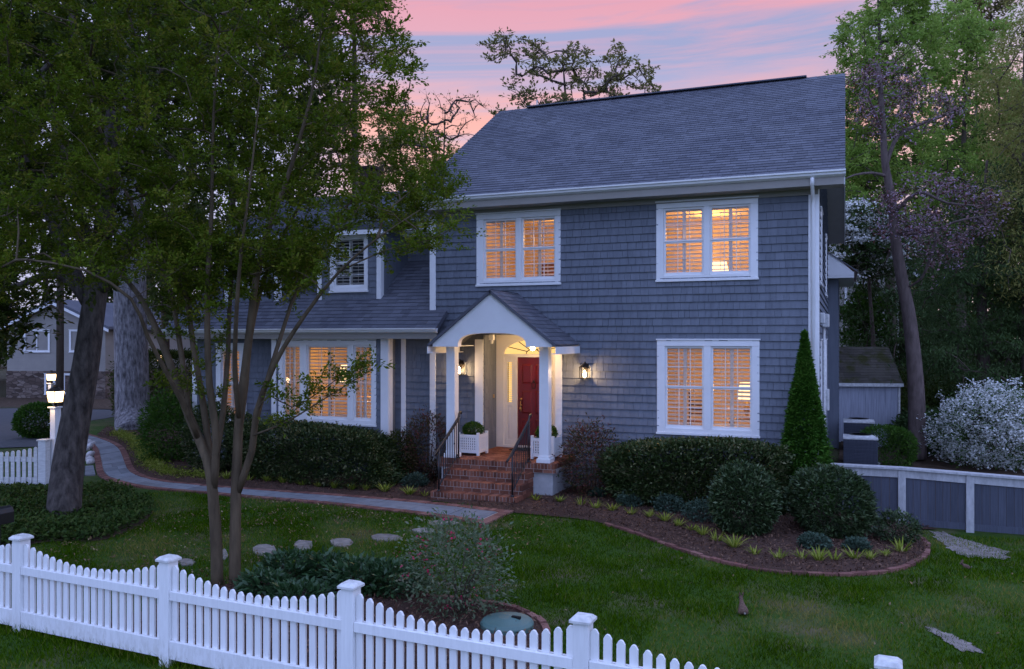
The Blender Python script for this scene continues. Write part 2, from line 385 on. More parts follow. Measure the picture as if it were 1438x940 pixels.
def shrub(name, label, c, r, lmat, n=5000, size=.05, asp=.5, square=2.0, cat='shrub', group=None, seed=1, inner=.72, extra=None, stemmat=None, up=.2, out=.8, cone=0, lump=14, jag=.05):
    """c is the base centre, r the half sizes; square > 2 makes it boxy (a hedge)"""
    c = Vector(c); t = thing(name, label, cat, c, group)
    p = rng.normal(size=(n, 3)); p /= np.linalg.norm(p, axis=1)[:, None]
    k = (np.abs(p) ** square).sum(1) ** (-1 / square)
    f = lumpy(lump, seed)(p) * (inner + (1 - inner) * rng.random(n) ** .45 + np.abs(rng.normal(size=n)) * jag)
    q = p * (k * f)[:, None]
    if cone:
        h = np.clip((q[:, 2] + 1) / 2, 0, 1.1); w = np.clip(1.02 - h ** cone, .03, 1) * np.clip(.72 + h * 2.2, 0, 1)
        rr = np.sqrt(np.maximum(1e-6, 1 - np.clip(p[:, 2], -1, 1) ** 2)) + 1e-6
        ang = np.arctan2(p[:, 1], p[:, 0]); rad = w * (inner + (1 - inner) * rng.random(n) ** .4) * (1 + .10 * np.sin(ang * 5 + h * 17) + .05*np.sin(ang*9-h*31))
        h = rng.random(n) ** 1.25; w = np.clip(1.0 - h ** cone, .015, 1) * np.clip(.80 + h * 2.0, 0, 1)
        rad = w * (inner + (1 - inner) * rng.random(n) ** .4) * (1 + .08 * np.sin(ang * 5 + h * 17) + .05 * np.sin(ang * 9 - h * 31))
        q = np.stack([np.cos(ang) * rad, np.sin(ang) * rad, h * 2 - 1], 1)
    pos = np.array([c.x, c.y, c.z + r[2]]) + q * np.array(r)
    if cone:
        q[:, :2] *= (1 + np.abs(rng.normal(size=(n, 1))) * .09)
        pos = np.array([c.x, c.y, c.z + r[2]]) + q * np.array(r) + np.array([0, 0, 1]) * rng.normal(size=(n, 1)) * .02
    keep = pos[:, 2] > c.z + .02; pos, q = pos[keep], q[keep]
    dirs = q / (np.linalg.norm(q, axis=1)[:, None] + 1e-6) * out; dirs[:, 2] += .25
    cl = np.sin(q[:, 0] * 5 + seed) * np.sin(q[:, 1] * 6 + 2 * seed) * np.sin(q[:, 2] * 7)
    rnd = np.clip(.45 + .25 * cl + (rng.random(len(pos)) - .5) * .8, 0, 1)
    leaves('foliage', pos, size, asp, lmat, t, up, dirs=dirs, rnd=rnd, jit=.6)
    st = MB()
    for i in range(9):
        a = rng.uniform(0, 6.28); e = c + Vector((math.cos(a) * r[0] * .55, math.sin(a) * r[1] * .55, r[2] * rng.uniform(.9, 1.5)))
        st.tube([c + Vector((math.cos(a) * .06, math.sin(a) * .06, -.03)), (c + e) / 2 + Vector((0, 0, .08)), e], [.014, .01, .004], 5)
    st.build('stem', stemmat or M['twig'], t)
    if extra:
        for (nm, frac, sz, asx, mt, cl) in extra:
            m = int(n * frac); sel = rng.integers(0, len(pos), m // cl); base = pos[sel]
            oq = q[sel] / (np.linalg.norm(q[sel], axis=1)[:, None] + 1e-6)
            base = base + oq * .05 + np.array([0, 0, .02])
            ps = (base[:, None, :] + rng.normal(size=(len(base), cl, 3)) * sz * 1.1).reshape(-1, 3)
            leaves(nm, ps[ps[:, 2] > c.z + .05], sz, asx, mt, t, 1.0)
    return t
def strap_clump(name, n, L, W, mat, seed, spread=1.0):
    r = np.random.default_rng(seed); vs, rn = [], []
    for i in range(n):
        a = r.uniform(0, 6.28); d = np.array([math.cos(a), math.sin(a), 0]); s = np.array([-d[1], d[0], 0]); l = L * r.uniform(.6, 1.2); o = d * r.uniform(0, .05)
        reach = r.uniform(.25, .9) * spread; pts = []
        for k in range(4):
            t = k / 3; pts.append(o + d * l * reach * t + np.array([0, 0, l * (1.0 * t - .55 * reach * t * t)]))
        q = r.random()
        for k in range(3):
            w0 = W * (1 - (k / 3) ** 2); w1 = W * (1 - ((k + 1) / 3) ** 2) + .001
            vs += [pts[k] - s * w0 / 2, pts[k] + s * w0 / 2, pts[k+1] + s * w1 / 2, pts[k+1] - s * w1 / 2]; rn.append(q)
    return npmesh(name, np.array(vs), 4, np.array(rn), mat)
# ------------------------------------------------------------------ light
w = bpy.data.worlds.new('World'); sc.world = w; w.use_nodes = True; nt = w.node_tree; nt.nodes.clear()
def wn(t, **k):
    n = nt.nodes.new(t)
    for a, b in k.items(): setattr(n, a, b)
    return n
def wm(op, a, b=None):
    n = wn('ShaderNodeMath', operation=op)
    for k, v in ((0, a), (1, b)):
        if v is None: continue
        if isinstance(v, (int, float)): n.inputs[k].default_value = v
        else: nt.links.new(v, n.inputs[k])
    return n.outputs[0]
SUN_EL, SUN_AZ = R(2.0), R(-35)          # azimuth from +Y towards -X: the afterglow beyond the house
sky = wn('ShaderNodeTexSky', sky_type='NISHITA'); sky.sun_disc = False; sky.sun_elevation = SUN_EL; sky.sun_rotation = -R(35)
bg1 = wn('ShaderNodeBackground'); bg1.inputs[1].default_value = .05
tint = wn('ShaderNodeMix', data_type='RGBA', blend_type='MULTIPLY'); tint.inputs[0].default_value = 1; tint.inputs[7].default_value = (.12, .2, .6, 1); nt.links.new(sky.outputs[0], tint.inputs[6]); nt.links.new(tint.outputs[2], bg1.inputs[0])
tc = wn('ShaderNodeTexCoord'); sx = wn('ShaderNodeSeparateXYZ'); nt.links.new(tc.outputs['Generated'], sx.inputs[0])
X, Y, Z = sx.outputs
az = wm('ARCTAN2', X, Y); cb = wn('ShaderNodeCombineXYZ')
nt.links.new(wm('MULTIPLY', az, 1.3), cb.inputs[0]); nt.links.new(wm('ADD', wm('MULTIPLY', Z, 24.0), wm('MULTIPLY', az, -.9)), cb.inputs[1])
def wnoise(scale, det, dist):
    n = wn('ShaderNodeTexNoise'); n.inputs['Scale'].default_value = scale; n.inputs['Detail'].default_value = det; n.inputs['Distortion'].default_value = dist
    n.inputs['Roughness'].default_value = .62; nt.links.new(cb.outputs[0], n.inputs['Vector']); return n.outputs['Fac']
def wramp(f, stops):
    r = wn('ShaderNodeValToRGB'); cr = r.color_ramp
    while len(cr.elements) < len(stops): cr.elements.new(.5)
    for e, (p, c) in zip(cr.elements, stops): e.position = p; e.color = (*c, 1)
    nt.links.new(f, r.inputs[0]); return r.outputs[0]
def wmix(f, a, b):
    m = wn('ShaderNodeMix', data_type='RGBA')
    for k, v in ((0, f), (6, a), (7, b)):
        if isinstance(v, tuple): m.inputs[k].default_value = (*v, 1)
        elif isinstance(v, (int, float)): m.inputs[k].default_value = v
        else: nt.links.new(v, m.inputs[k])
    return m.outputs[2]
pink = wramp(Z, [(.10, (.72, .50, .46)), (.25, (.76, .37, .30)), (.30, (.58, .34, .40)), (.37, (.62, .29, .34))])
gap = wramp(Z, [(.12, (.55, .44, .56)), (.26, (.38, .36, .51)), (.32, (.28, .30, .46)), (.42, (.28, .30, .48))])
n0 = wnoise(1.5, 8, .9); band = wramp(wm('ADD', Z, wm('MULTIPLY', wm('SUBTRACT', wnoise(.7, 2, 0), .5), .10)), [(.20, (.9,) * 3), (.275, (.75,) * 3), (.300, (.30,) * 3), (.328, (.12,) * 3), (.352, (.85,) * 3), (.42, (.6,) * 3)])
cl = wramp(wm('ADD', wm('MULTIPLY', n0, 1.2), wm('MULTIPLY', band, .42)), [(.66, (0, 0, 0)), (1.02, (1, 1, 1))])
dusk = wmix(cl, gap, pink)
sideL = wramp(wm('MULTIPLY', az, -1.0), [(.56, (0, 0, 0)), (.66, (1, 1, 1))]); sideR = wramp(az, [(.0, (0, 0, 0)), (.25, (1, 1, 1))])
dusk = wmix(sideL, dusk, (.42, .44, .66)); dusk = wmix(wm('MULTIPLY', sideR, .65), dusk, (.66, .58, .66))
dome = wramp(wnoise(.8, 3, .2), [(.3, (.56, .76, 1.50)), (.7, (.70, .86, 1.52))])
front = wramp(Y, [(.0, (0, 0, 0)), (.5, (1, 1, 1))])          # the coloured part of the sky is the half beyond the house
low = wramp(Z, [(.38, (1, 1, 1)), (.62, (0, 0, 0))])
mask = wm('MULTIPLY', front, low)
bg2 = wn('ShaderNodeBackground'); nt.links.new(wmix(mask, dome, dusk), bg2.inputs[0]); bg2.inputs[1].default_value = 1.0
ad = wn('ShaderNodeAddShader'); nt.links.new(bg1.outputs[0], ad.inputs[0]); nt.links.new(bg2.outputs[0], ad.inputs[1])
wo = wn('ShaderNodeOutputWorld'); nt.links.new(ad.outputs[0], wo.inputs[0])
sl = bpy.data.lights.new('afterglow_sun', 'SUN'); sl.energy = .25; sl.angle = R(15); sl.color = (1, .62, .5)
so = bpy.data.objects.new('afterglow_sun', sl); C.objects.link(so)
so.rotation_euler = Vector((math.sin(SUN_AZ)*math.cos(SUN_EL), math.cos(SUN_AZ)*math.cos(SUN_EL), math.sin(SUN_EL))).to_track_quat('Z', 'Y').to_euler()
vs = sc.view_settings; vs.view_transform = 'Standard'; vs.look = 'None'; vs.gamma = 1; vs.exposure = .38; vs.use_curve_mapping = False
sc.render.engine = 'CYCLES'; cy = sc.cycles; cy.use_denoising = True; cy.max_bounces = 7; cy.diffuse_bounces = 3; cy.glossy_bounces = 3; cy.transparent_max_bounces = 16; cy.sample_clamp_indirect = 4
def lamp(name, loc, col, watts, rad, parent=None):
    l = bpy.data.lights.new(name, 'POINT'); l.energy = watts; l.color = col; l.shadow_soft_size = rad
    o = link(name, l, parent); o.location = loc; return o
# ------------------------------------------------------------------ ground
from mathutils.geometry import delaunay_2d_cdt
def drape(name, poly, dz, mat, step=.35, mound=0.0, kind='structure'):
    P = [Vector((p[0], p[1])) for p in poly]; n = len(P); xs = [p.x for p in P]; ys = [p.y for p in P]
    gx, gy = np.meshgrid(np.arange(min(xs), max(xs), step), np.arange(min(ys), max(ys), step)); gx, gy = gx.ravel(), gy.ravel()
    m = inpoly(gx, gy, [(p.x, p.y) for p in P])
    V = P + [Vector((a, b)) for a, b in zip(gx[m], gy[m])]
    v, e, f, *_ = delaunay_2d_cdt(V, [(i, (i+1) % n) for i in range(n)], [], 1, 1e-5)
    B = np.array([(p.x, p.y) for p in P]); vv = []
    for p in v:
        d = np.min(np.linalg.norm(B - np.array([p.x, p.y]), axis=1))
        vv.append((p.x, p.y, float(hz(p.x, p.y)) + dz + mound * min(1, d / .6)))
    me = bpy.data.meshes.new(name); me.from_pydata(vv, [], [list(q) for q in f]); me.materials.append(mat)
    me.polygons.foreach_set('use_smooth', [True] * len(me.polygons)); me.update()
    if len(me.polygons) and me.polygons[0].normal.z < 0: me.flip_normals()
    return tag(link(name, me), kind=kind)
t = NT('lawn_ground'); co = t.coord()
n1 = t.noise(co, .9, 5); n2 = t.noise(co, 9, 4); n3 = t.noise(co, 60, 3)
c = t.ramp(n2, [(.3, (.024, .060, .006)), (.7, (.045, .090, .012))])
dry = t.ramp(n1, [(.50, (0, 0, 0)), (.68, (1, 1, 1))]); c = t.mix(t.math('MULTIPLY', dry, .8), c, (.13, .10, .06))
sp = t.n('ShaderNodeSeparateXYZ'); t.l(co, sp.inputs[0]); far = t.ramp(t.math('MULTIPLY', sp.outputs[1], .02), [(.10, (0, 0, 0)), (.2, (1, 1, 1))])
c = t.mix(far, c, (.05, .045, .025))
M['ground'] = t.pbr(c, .95, n3, .6, .02)
t = NT('mulch'); co = t.coord(); n2 = t.noise(co, 55, 5, .7)
c = t.ramp(n2, [(.3, (.035, .019, .014)), (.55, (.095, .054, .040)), (.75, (.17, .11, .082))]); c = t.mix(.5, c, t.ramp(t.noise(co, 1.3), [(.3, (.7, .7, .7)), (.7, (1.2, 1.2, 1.2))]), 'MULTIPLY')
M['mulch'] = t.pbr(c, .95, n2, .9, .025)
M['dirt'] = plain('pale_bare_soil', (.22, .19, .165), .95, .35, 7, .6, bscale=60, dist=.01)
M['leafsoil'] = plain('leafy_soil', (.075, .05, .034), .95, .4, 5, .8, bscale=50, dist=.02)
M['asphalt'] = plain('asphalt', (.085, .085, .09), .9, .12, 6, .4, bscale=90, dist=.005)
ax = np.concatenate([[-1500, -500, -150, -70], np.arange(-40, 40.1, .5), [70, 150, 500, 1500]]); ay = np.concatenate([[-1500, -400, -100, -40], np.arange(-24, 60.1, .5), [90, 200, 500, 1500]])
gx, gy = np.meshgrid(ax, ay); gv = np.stack([gx.ravel(), gy.ravel(), hz(gx, gy).ravel()], 1); nx = len(ax)
gf = [(j*nx+i, j*nx+i+1, (j+1)*nx+i+1, (j+1)*nx+i) for j in range(len(ay)-1) for i in range(nx-1)]
me = bpy.data.meshes.new('ground'); me.from_pydata(gv.tolist(), [], gf); me.materials.append(M['ground']); me.polygons.foreach_set('use_smooth', [True]*len(gf)); tag(link('ground', me), kind='structure')
def gp(l): return [(G(*p).x, G(*p).y) for p in l]
def smooth(pts, k=6, closed=False):
    out = []; n = len(pts); P = [np.array(p, float) for p in pts]
    rngs = range(n) if closed else range(n - 1)
    for i in rngs:
        p0, p1, p2, p3 = (P[(i-1) % n], P[i], P[(i+1) % n], P[(i+2) % n]) if closed else (P[max(i-1, 0)], P[i], P[i+1], P[min(i+2, n-1)])
        for j in range(k):
            s = j / k; out.append(tuple(.5*((2*p1)+(p2-p0)*s+(2*p0-5*p1+4*p2-p3)*s*s+(3*p1-p0-3*p2+p3)*s**3)))
    if not closed: out.append(tuple(P[-1]))
    return out
def resample(pts, step=None, n=None):
    P = np.array(pts); d = np.concatenate([[0], np.cumsum(np.linalg.norm(np.diff(P, axis=0), axis=1))])
    if n is None: n = max(2, int(d[-1] / step) + 1)
    s = np.linspace(0, d[-1], n); return np.stack([np.interp(s, d, P[:, 0]), np.interp(s, d, P[:, 1])], 1)
# bluestone path with brick borders
pl = smooth(gp([(683, 738), (600, 726), (500, 714), (430, 707), (358, 701), (283, 694), (205, 687), (160, 678), (138, 669), (133, 648), (129, 630), (116, 619), (90, 614)]))
pu = smooth(gp([(722, 720), (606, 707), (500, 698), (430, 693), (358, 688), (283, 682), (229, 676), (203, 669), (189, 660), (180, 640), (172, 628), (153, 619), (120, 609)]))
PL, PU = resample(pl, n=400), resample(pu, n=400)
def across(i, s): p = PL[i] * (1 - s) + PU[i] * s; return p
mid = (PL + PU) / 2; dcum = np.concatenate([[0], np.cumsum(np.linalg.norm(np.diff(mid, axis=0), axis=1))])
def idx(d): return int(np.clip(np.searchsorted(dcum, d), 0, 399))
bed_m = MB(); sl_m = MB(); br_m = MB()
for i in range(0, 399, 3):
    j = min(i + 3, 399); a, b, c2, d = across(i, 0), across(i, 1), across(j, 1), across(j, 0)
    bed_m.quad(*[(p[0], p[1], float(hz(p[0], p[1])) + .018) for p in (a, b, c2, d)])
def slab(mb, quad2, z0, z1, sh=.004, rnd=None):
    q = [np.array(p) for p in quad2]; ctr = sum(q) / 4; q = [p + (ctr - p) / np.linalg.norm(ctr - p) * sh for p in q]
    vs = [(p[0], p[1], float(hz(p[0], p[1])) + z0) for p in q] + [(p[0], p[1], float(hz(p[0], p[1])) + z1) for p in q]
    mb.add(vs, [(3, 2, 1, 0), (4, 5, 6, 7), (0, 1, 5, 4), (1, 2, 6, 5), (2, 3, 7, 6), (3, 0, 4, 7)], rnd)
d = .22
while d < dcum[-1] - .3:
    L = random.choice([.45, .6, .75, .9]); i, j = idx(d), idx(d + L)
    if j <= i: break
    ks = 4
    if random.random() < .3:
        s = random.choice([.4, .6]); parts = [(.19, .19 + .62 * s), (.19 + .62 * s, .81)]
    else: parts = [(.19, .81)]
    for (s0, s1) in parts: slab(sl_m, [across(i, s0), across(i, s1), across(j, s1), across(j, s0)], 0, .034 + random.uniform(-.004, .004), .011)
    d += L
d = 0
while d < dcum[-1] - .12:
    i, j = idx(d), idx(d + .105)
    if j > i:
        for (s0, s1) in ((0.0, .185), (.815, 1.0)): slab(br_m, [across(i, s0), across(i, s1), across(j, s1), across(j, s0)], 0, .036 + random.uniform(-.004, .004), .004)
    d += .105
for k in range(9):
    s0, s1 = .19 + .62 * k / 9, .19 + .62 * (k + 1) / 9; slab(br_m, [across(0, s0), across(0, s1), across(idx(.2), s1), across(idx(.2), s0)], 0, .036, .004)
for s0 in (0,):
    pass
tag(bed_m.build('path_base', M['mortar']), kind='structure'); tag(sl_m.build('path', M['bluestone']), kind='structure'); tag(br_m.build('path_border', M['paver_brick']), kind='structure')
spur = MB(); sp_ = gp([(120, 656), (131, 655), (134, 668), (119, 669)]); slab(spur, sp_, 0, .03); spb = gp([(102, 657), (119, 656), (118, 669), (100, 670)]); slab(spur, spb, 0, .03); tag(spur.build('path', M['bluestone']), kind='structure')
path_poly = [tuple(p) for p in PL] + [tuple(p) for p in PU[::-1]]
# beds
edge_r = smooth(gp([(728, 722), (770, 726), (830, 733), (885, 748), (935, 766), (985, 783), (1040, 797), (1100, 806), (1165, 809), (1225, 807), (1272, 798), (1297, 784), (1302, 768), (1288, 754), (1262, 745)]))
bed_r = edge_r + [(1.6, -.1), (.6, .35), (-9.2, .35), (-9.2, -1.4), (-7.8, -2.3)] 
drape('mulch_bed', bed_r, .02, M['mulch'], mound=.05)
edge_l = smooth(gp([(606, 706), (500, 698), (430, 693), (358, 688), (283, 682), (229, 676), (203, 669), (189, 660), (180, 640), (172, 628), (153, 619), (136, 611)]))
bed_l = edge_l + gp([(150, 600), (250, 606)]) + [(-13.5, .1), (-8.0, .1), (-7.75, -1.2)]
drape('mulch_bed', bed_l, .018, M['mulch'], mound=.05)
edge_f = smooth(gp([(318, 822), (350, 815), (420, 812), (500, 818), (560, 832), (620, 842), (680, 849), (725, 857), (755, 872), (768, 890), (764, 930)]))
bed_f = edge_f + [(edge_f[-1][0], -10.78), (edge_f[0][0] - .3, -10.66)]
drape('mulch_bed', bed_f, .016, M['mulch'], mound=.03)
cov_poly = smooth(gp([(-60, 700), (60, 690), (150, 688), (205, 705), (213, 722), (190, 742), (140, 760), (70, 762), (-60, 772)]), closed=True)
drape('leaf_bed', cov_poly, .012, M['leafsoil'])
dirt_a = smooth(gp([(1308, 748), (1335, 752), (1370, 763), (1408, 773), (1417, 784), (1380, 786), (1345, 779), (1325, 765)]), closed=True)
def ragged(poly, amp):
    c0 = np.mean(np.array(poly), 0); P = resample(poly + [poly[0]], n=70)[:-1]; k = np.arange(len(P))
    f = 1 + amp * (np.sin(k * 1.7 + 1) + np.sin(k * .63) + np.sin(k * 3.1 + 2) * .8 + rng.normal(size=len(P)) * .5)
    return [tuple(c0 + (p - c0) * g) for p, g in zip(P, f)]
dirt_a = ragged(dirt_a, .07)
drape('bare_soil', dirt_a, .012, M['dirt'])
dirt_b = smooth(gp([(1302, 883), (1330, 890), (1366, 907), (1378, 917), (1350, 915), (1322, 898)]), closed=True)
dirt_b = ragged(dirt_b, .10)
drape('bare_soil', dirt_b, .012, M['dirt'])
side_poly = [(-.25, .4), (3.6, .4), (7.5, 4), (6.5, 14), (-.1, 14)]
drape('side_yard', side_poly, .014, M['leafsoil'])
# brick edging, laid end to end along the beds
def edging(curve, L=.2, wdt=.085, h=.05):
    mb = MB(); P = resample(curve, step=L)
    for a, b in zip(P[:-1], P[1:]):
        u = (b - a) / np.linalg.norm(b - a); s = np.array([-u[1], u[0]]) * wdt / 2; jx = rng.normal(size=2) * .006
        slab(mb, [a - s + jx, b - s + jx, b + s + jx, a + s + jx], -.03, h * random.uniform(.7, 1.05), .005)
    return tag(mb.build('brick_edging', M['paver_brick']), kind='structure')
edging(edge_r[14:-4]); edging(edge_f[6:])
# driveway and street beyond the left fence
drv = gp([(-420, 640), (-60, 632), (60, 628), (128, 618), (128, 611), (80, 604), (-20, 606), (-420, 600)])
drape('driveway', drv, .02, M['asphalt'], step=2)
rd = gp([(-500, 609), (-60, 608), (40, 604), (150, 588), (200, 577), (60, 574), (-60, 574), (-500, 572)])
drape('road', rd, .016, M['asphalt'], step=2)
bank = gp([(-600, 571), (-60, 573), (60, 573), (200, 576), (260, 560), (-600, 556)])
drape('leafy_bank', bank, .012, M['leafsoil'], step=2)
# stepping stones
def stone(px, py, w, h, i, label):
    c0 = G(px, py); n = 9; pts = []
    rr = np.random.default_rng(i + 40)
    for k in range(n):
        a = 2 * math.pi * k / n; q = G(px + math.cos(a) * w / 2 * rr.uniform(.85, 1.12), py + math.sin(a) * h / 2 * rr.uniform(.85, 1.12)); pts.append((q.x, q.y))
    mb = MB(); mb.prism(pts, 'z', -.03, .022); o = mb.build('stepping_stone', M['stone'], bevel=.008)
    tag(o, label, 'stepping stone', 'stepping stones across the lawn'); return pts
stones = [stone(*a) for a in [
    (622, 735, 44, 6, 0, 'stepping stone nearest the bluestone path, a thin pale sliver in the grass'),
    (594, 746, 32, 6, 1, 'small stepping stone just behind the top of the pink flowering shrub'),
    (541, 756, 44, 10, 2, 'wide pale stepping stone between the pink flowering shrub and the next stones'),
    (480, 763, 32, 13, 3, 'pale trapezoid stepping stone, second of the row from the myrtle trunks'.replace('second', 'third')),
    (427, 767, 27, 15, 4, 'squarish dark-speckled stepping stone in the middle of the lawn row'),
    (371, 774, 34, 17, 5, 'stepping stone just right of the crape myrtle trunks'),
    (315, 780, 10, 16, 6, 'stepping stone glimpsed between the two crape myrtle trunks'),
    (262, 791, 24, 10, 7, 'stepping stone at the left of the myrtle trunks above the picket fence')]]
FCX, FCY = -4.09, -10.84
# grass blades
def excl(x, y):
    m = np.zeros(len(x), bool)
    for p in (path_poly, bed_r, bed_l, bed_f, cov_poly): m |= inpoly(x, y, p)
    for p in (dirt_a, dirt_b): m |= inpoly(x, y, p) & (rng.random(len(x)) > .38)
    for p in stones: m |= inpoly(x, y, [(np.mean([q[0] for q in p]) * .12 + q[0] * .88, np.mean([q[1] for q in p]) * .12 + q[1] * .88) for q in p])
    return m
def blades(n, x0, x1, y0, y1, L, W):
    x, y = rng.uniform(x0, x1, n), rng.uniform(y0, y1, n)
    dry = np.sin(x * 1.3 + 2) * np.sin(y * 1.7 + 1) + np.sin(x * 3.1 + y * 2.3) * .5 + np.sin(x*.7-y*1.1)*.6
    thin = .12 + .40 * ((x > -2.0) * (y < -4.5)) * (dry > .2) + .45 * (x < -6.0)
    k = ~excl(x, y) & (rng.random(n) > thin * np.clip(dry + .4, 0, 1)) & (y < -.4)
    k &= ~((x > -9.5) & (x < -.5) & (y > -.2))
    x, y, dry = x[k], y[k], dry[k]; n = len(x)
    lean = rng.normal(size=(n, 2)) * .55; h = L * rng.uniform(.5, 1.3, n) * (1 + .5 * np.clip(np.sin(x * 3.7 + 1) * np.sin(y * 4.1) + rng.normal(size=n) * .2, -.6, 1)); a = rng.uniform(0, 6.28, n); z = hz(x, y)
    v = np.empty((n, 3, 3)); w2 = W * rng.uniform(.6, 1.3, n) / 2
    v[:, 0] = np.stack([x + np.cos(a) * w2, y + np.sin(a) * w2, z - .004], 1); v[:, 1] = np.stack([x - np.cos(a) * w2, y - np.sin(a) * w2, z - .004], 1)
    v[:, 2] = np.stack([x + lean[:, 0] * h, y + lean[:, 1] * h, z + h], 1)
    r = np.clip(rng.random(n) ** 1.2 * .66 + np.clip(np.sin(x * 4.3 + y * 1.9) * np.sin(y * 5.1 - x * 1.3), 0, 1) * .16 + np.clip(dry + .15, 0, 2) * .34 * ((x > -2.0) | (x < -6.0)) + (rng.random(n) > .95) * .3, 0, 1)
    return v.reshape(-1, 3), r
va, ra = blades(300000, -12, 4.5, -12.4, -5.0, .050, .011); vb, rb = blades(130000, -13.5, 6.0, -5.0, .2, .052, .013)
tag(npmesh('grass', np.concatenate([va, vb]), 3, np.concatenate([ra, rb]), M['grass']), kind='stuff')
n = 9000; fs_ = rng.uniform(-5.0, 7.5, n); fo_ = rng.normal(size=n) * .07; x = FCX + fs_; y = FCY - fs_ * .0395 + fo_; a = rng.uniform(0, 6.28, n); h = rng.uniform(.05, .15, n); v = np.empty((n, 3, 3)); l_ = rng.normal(size=(n, 2)) * .4
v[:, 0] = np.stack([x + np.cos(a) * .005, y + np.sin(a) * .005, hz(x, y)], 1); v[:, 1] = np.stack([x - np.cos(a) * .005, y - np.sin(a) * .005, hz(x, y)], 1); v[:, 2] = np.stack([x + l_[:, 0] * h, y + l_[:, 1] * h, hz(x, y) + h], 1)
tag(npmesh('grass', v.reshape(-1, 3), 3, rng.random(n) * .9, M['grass']), kind='stuff')
# fallen leaves on the lawn under the trees
n = 2200; x = np.concatenate([rng.uniform(-11.5, -4.5, n), rng.uniform(-4, 4, 130)]); y = np.concatenate([rng.uniform(-10.3, -3.2, n), rng.uniform(-10, -4, 130)]); k = ~excl(x, y); x, y = x[k], y[k]
leaves('fallen_leaves', np.stack([x, y, hz(x, y) + .045], 1), .05, .55, M['leaflitter'], None, up=2)['kind'] = 'stuff'
# mulch chips
def chips(name, poly, n):
    xs = [p[0] for p in poly]; ys = [p[1] for p in poly]; x, y = rng.uniform(min(xs), max(xs), n), rng.uniform(min(ys), max(ys), n); k = inpoly(x, y, poly); x, y = x[k], y[k]
    leaves(name, np.stack([x, y, hz(x, y) + .075 - .03*(name == 'front_chips')], 1), .055, .35, M['mulchchip'], None, up=.8)['kind'] = 'stuff'
chips('mulch_chips', bed_r, 26000); chips('mulch_chips', bed_l, 22000); chips('mulch_chips', bed_f, 5000)
# ------------------------------------------------------------------ white picket fence along the street
FC = Vector((-4.09, -10.84)); FU = Vector((1.0047, -.0397)).normalized(); FP = 2.182
fence = thing('picket_fence', 'long white picket fence with scalloped pickets across the foreground', 'fence', (FC.x, FC.y, 0))
def fx(s, n=0.0): return FC + FU * s + Vector((-FU.y, FU.x)) * n
FXM = Matrix(((FU.x, -FU.y, 0, FC.x), (FU.y, FU.x, 0, FC.y), (0, 0, 1, 0), (0, 0, 0, 1)))
for i in range(-3, 4):
    s = i * FP; z = float(hz(*fx(s)))
    p = MB(FXM); p.box(s - .064, s + .064, -.064, .064, z - .1, 1.035); po = p.build('post', M['vinyl'], fence, bevel=.005)
    c = MB(FXM); c.box(s - .088, s + .088, -.088, .088, 1.030, 1.052)
    c.add([(s-.088,-.088,1.052),(s+.088,-.088,1.052),(s+.088,.088,1.052),(s-.088,.088,1.052),(s-.06,-.06,1.078),(s+.06,-.06,1.078),(s+.06,.06,1.078),(s-.06,.06,1.078)], [(4,5,6,7),(0,1,5,4),(1,2,6,5),(2,3,7,6),(3,0,4,7)])
    c.build('post_cap', M['cap'], po, bevel=.003)
    if i == 3: break
    s0, s1 = s + .066, s + FP - .066; r = MB(FXM); r.box(s0, s1, -.055, -.022, .655, .745); r.box(s0, s1, -.058, -.02, .075, .255)
    r.box(s0, s1, .004, .03, .66, .74)
    k = MB(FXM); N = 19
    for j in range(N + 1):
        x = s0 + .035 + (s1 - s0 - .07) * j / N + random.uniform(-.003, .003); lean_ = random.uniform(-.004, .004); u = 2 * j / N - 1; top = .835 + .155 * u * u + random.uniform(-.004, .004); hw = .0335
        k.prism([(x-hw-lean_, .11), (x+hw-lean_, .11), (x+hw, top-.034), (x+hw*.55, top-.008), (x+hw*.2, top), (x-hw*.2, top), (x-hw*.55, top-.008), (x-hw, top-.034)], 'y', -.021, .003)
    ko = k.build('pickets', M['vinyl'], fence, bevel=.002); r.build('rails', M['vinyl'], fence, bevel=.004)
# second picket fence at the driveway
b0 = G(62, 688); fence2 = thing('picket_fence', 'short stretch of white picket fence by the driveway at the left edge', 'fence', b0)
b1 = b0 + Vector((-3.4, -1.1, 0)); u2 = (b1 - b0).normalized(); FXM2 = Matrix(((u2.x, -u2.y, 0, b0.x), (u2.y, u2.x, 0, b0.y), (0, 0, 1, 0), (0, 0, 0, 1)))
for s in (0, 2.4):
    p = MB(FXM2); p.box(s-.085, s+.085, -.085, .085, -.05, 1.05); po = p.build('post', M['vinyl_dirty'], fence2, bevel=.005)
    c = MB(FXM2); c.box(s-.11, s+.11, -.11, .11, 1.05, 1.085); c.build('post_cap', M['cap'], po, bevel=.01)
r = MB(FXM2); r.box(.09, 2.31, -.03, .03, .60, .70); r.box(.09, 2.31, -.03, .03, .0, .26); r.box(2.49, 4.5, -.03, .03, .60, .70); r.box(2.49, 4.5, -.03, .03, .0, .26)
k = MB(FXM2)
for j in range(34):
    x = .16 + j * .128; top = .80 + .16 * abs(((x % 2.4) / 1.2) - 1) ** 2; 
    if abs(x - 2.4) > .12: k.prism([(x-.038, .05), (x+.038, .05), (x+.038, top-.03), (x+.015, top), (x-.015, top), (x-.038, top-.03)], 'y', .032, .055)
k.build('pickets', M['vinyl_dirty'], fence2); r.build('rails', M['vinyl_dirty'], fence2)
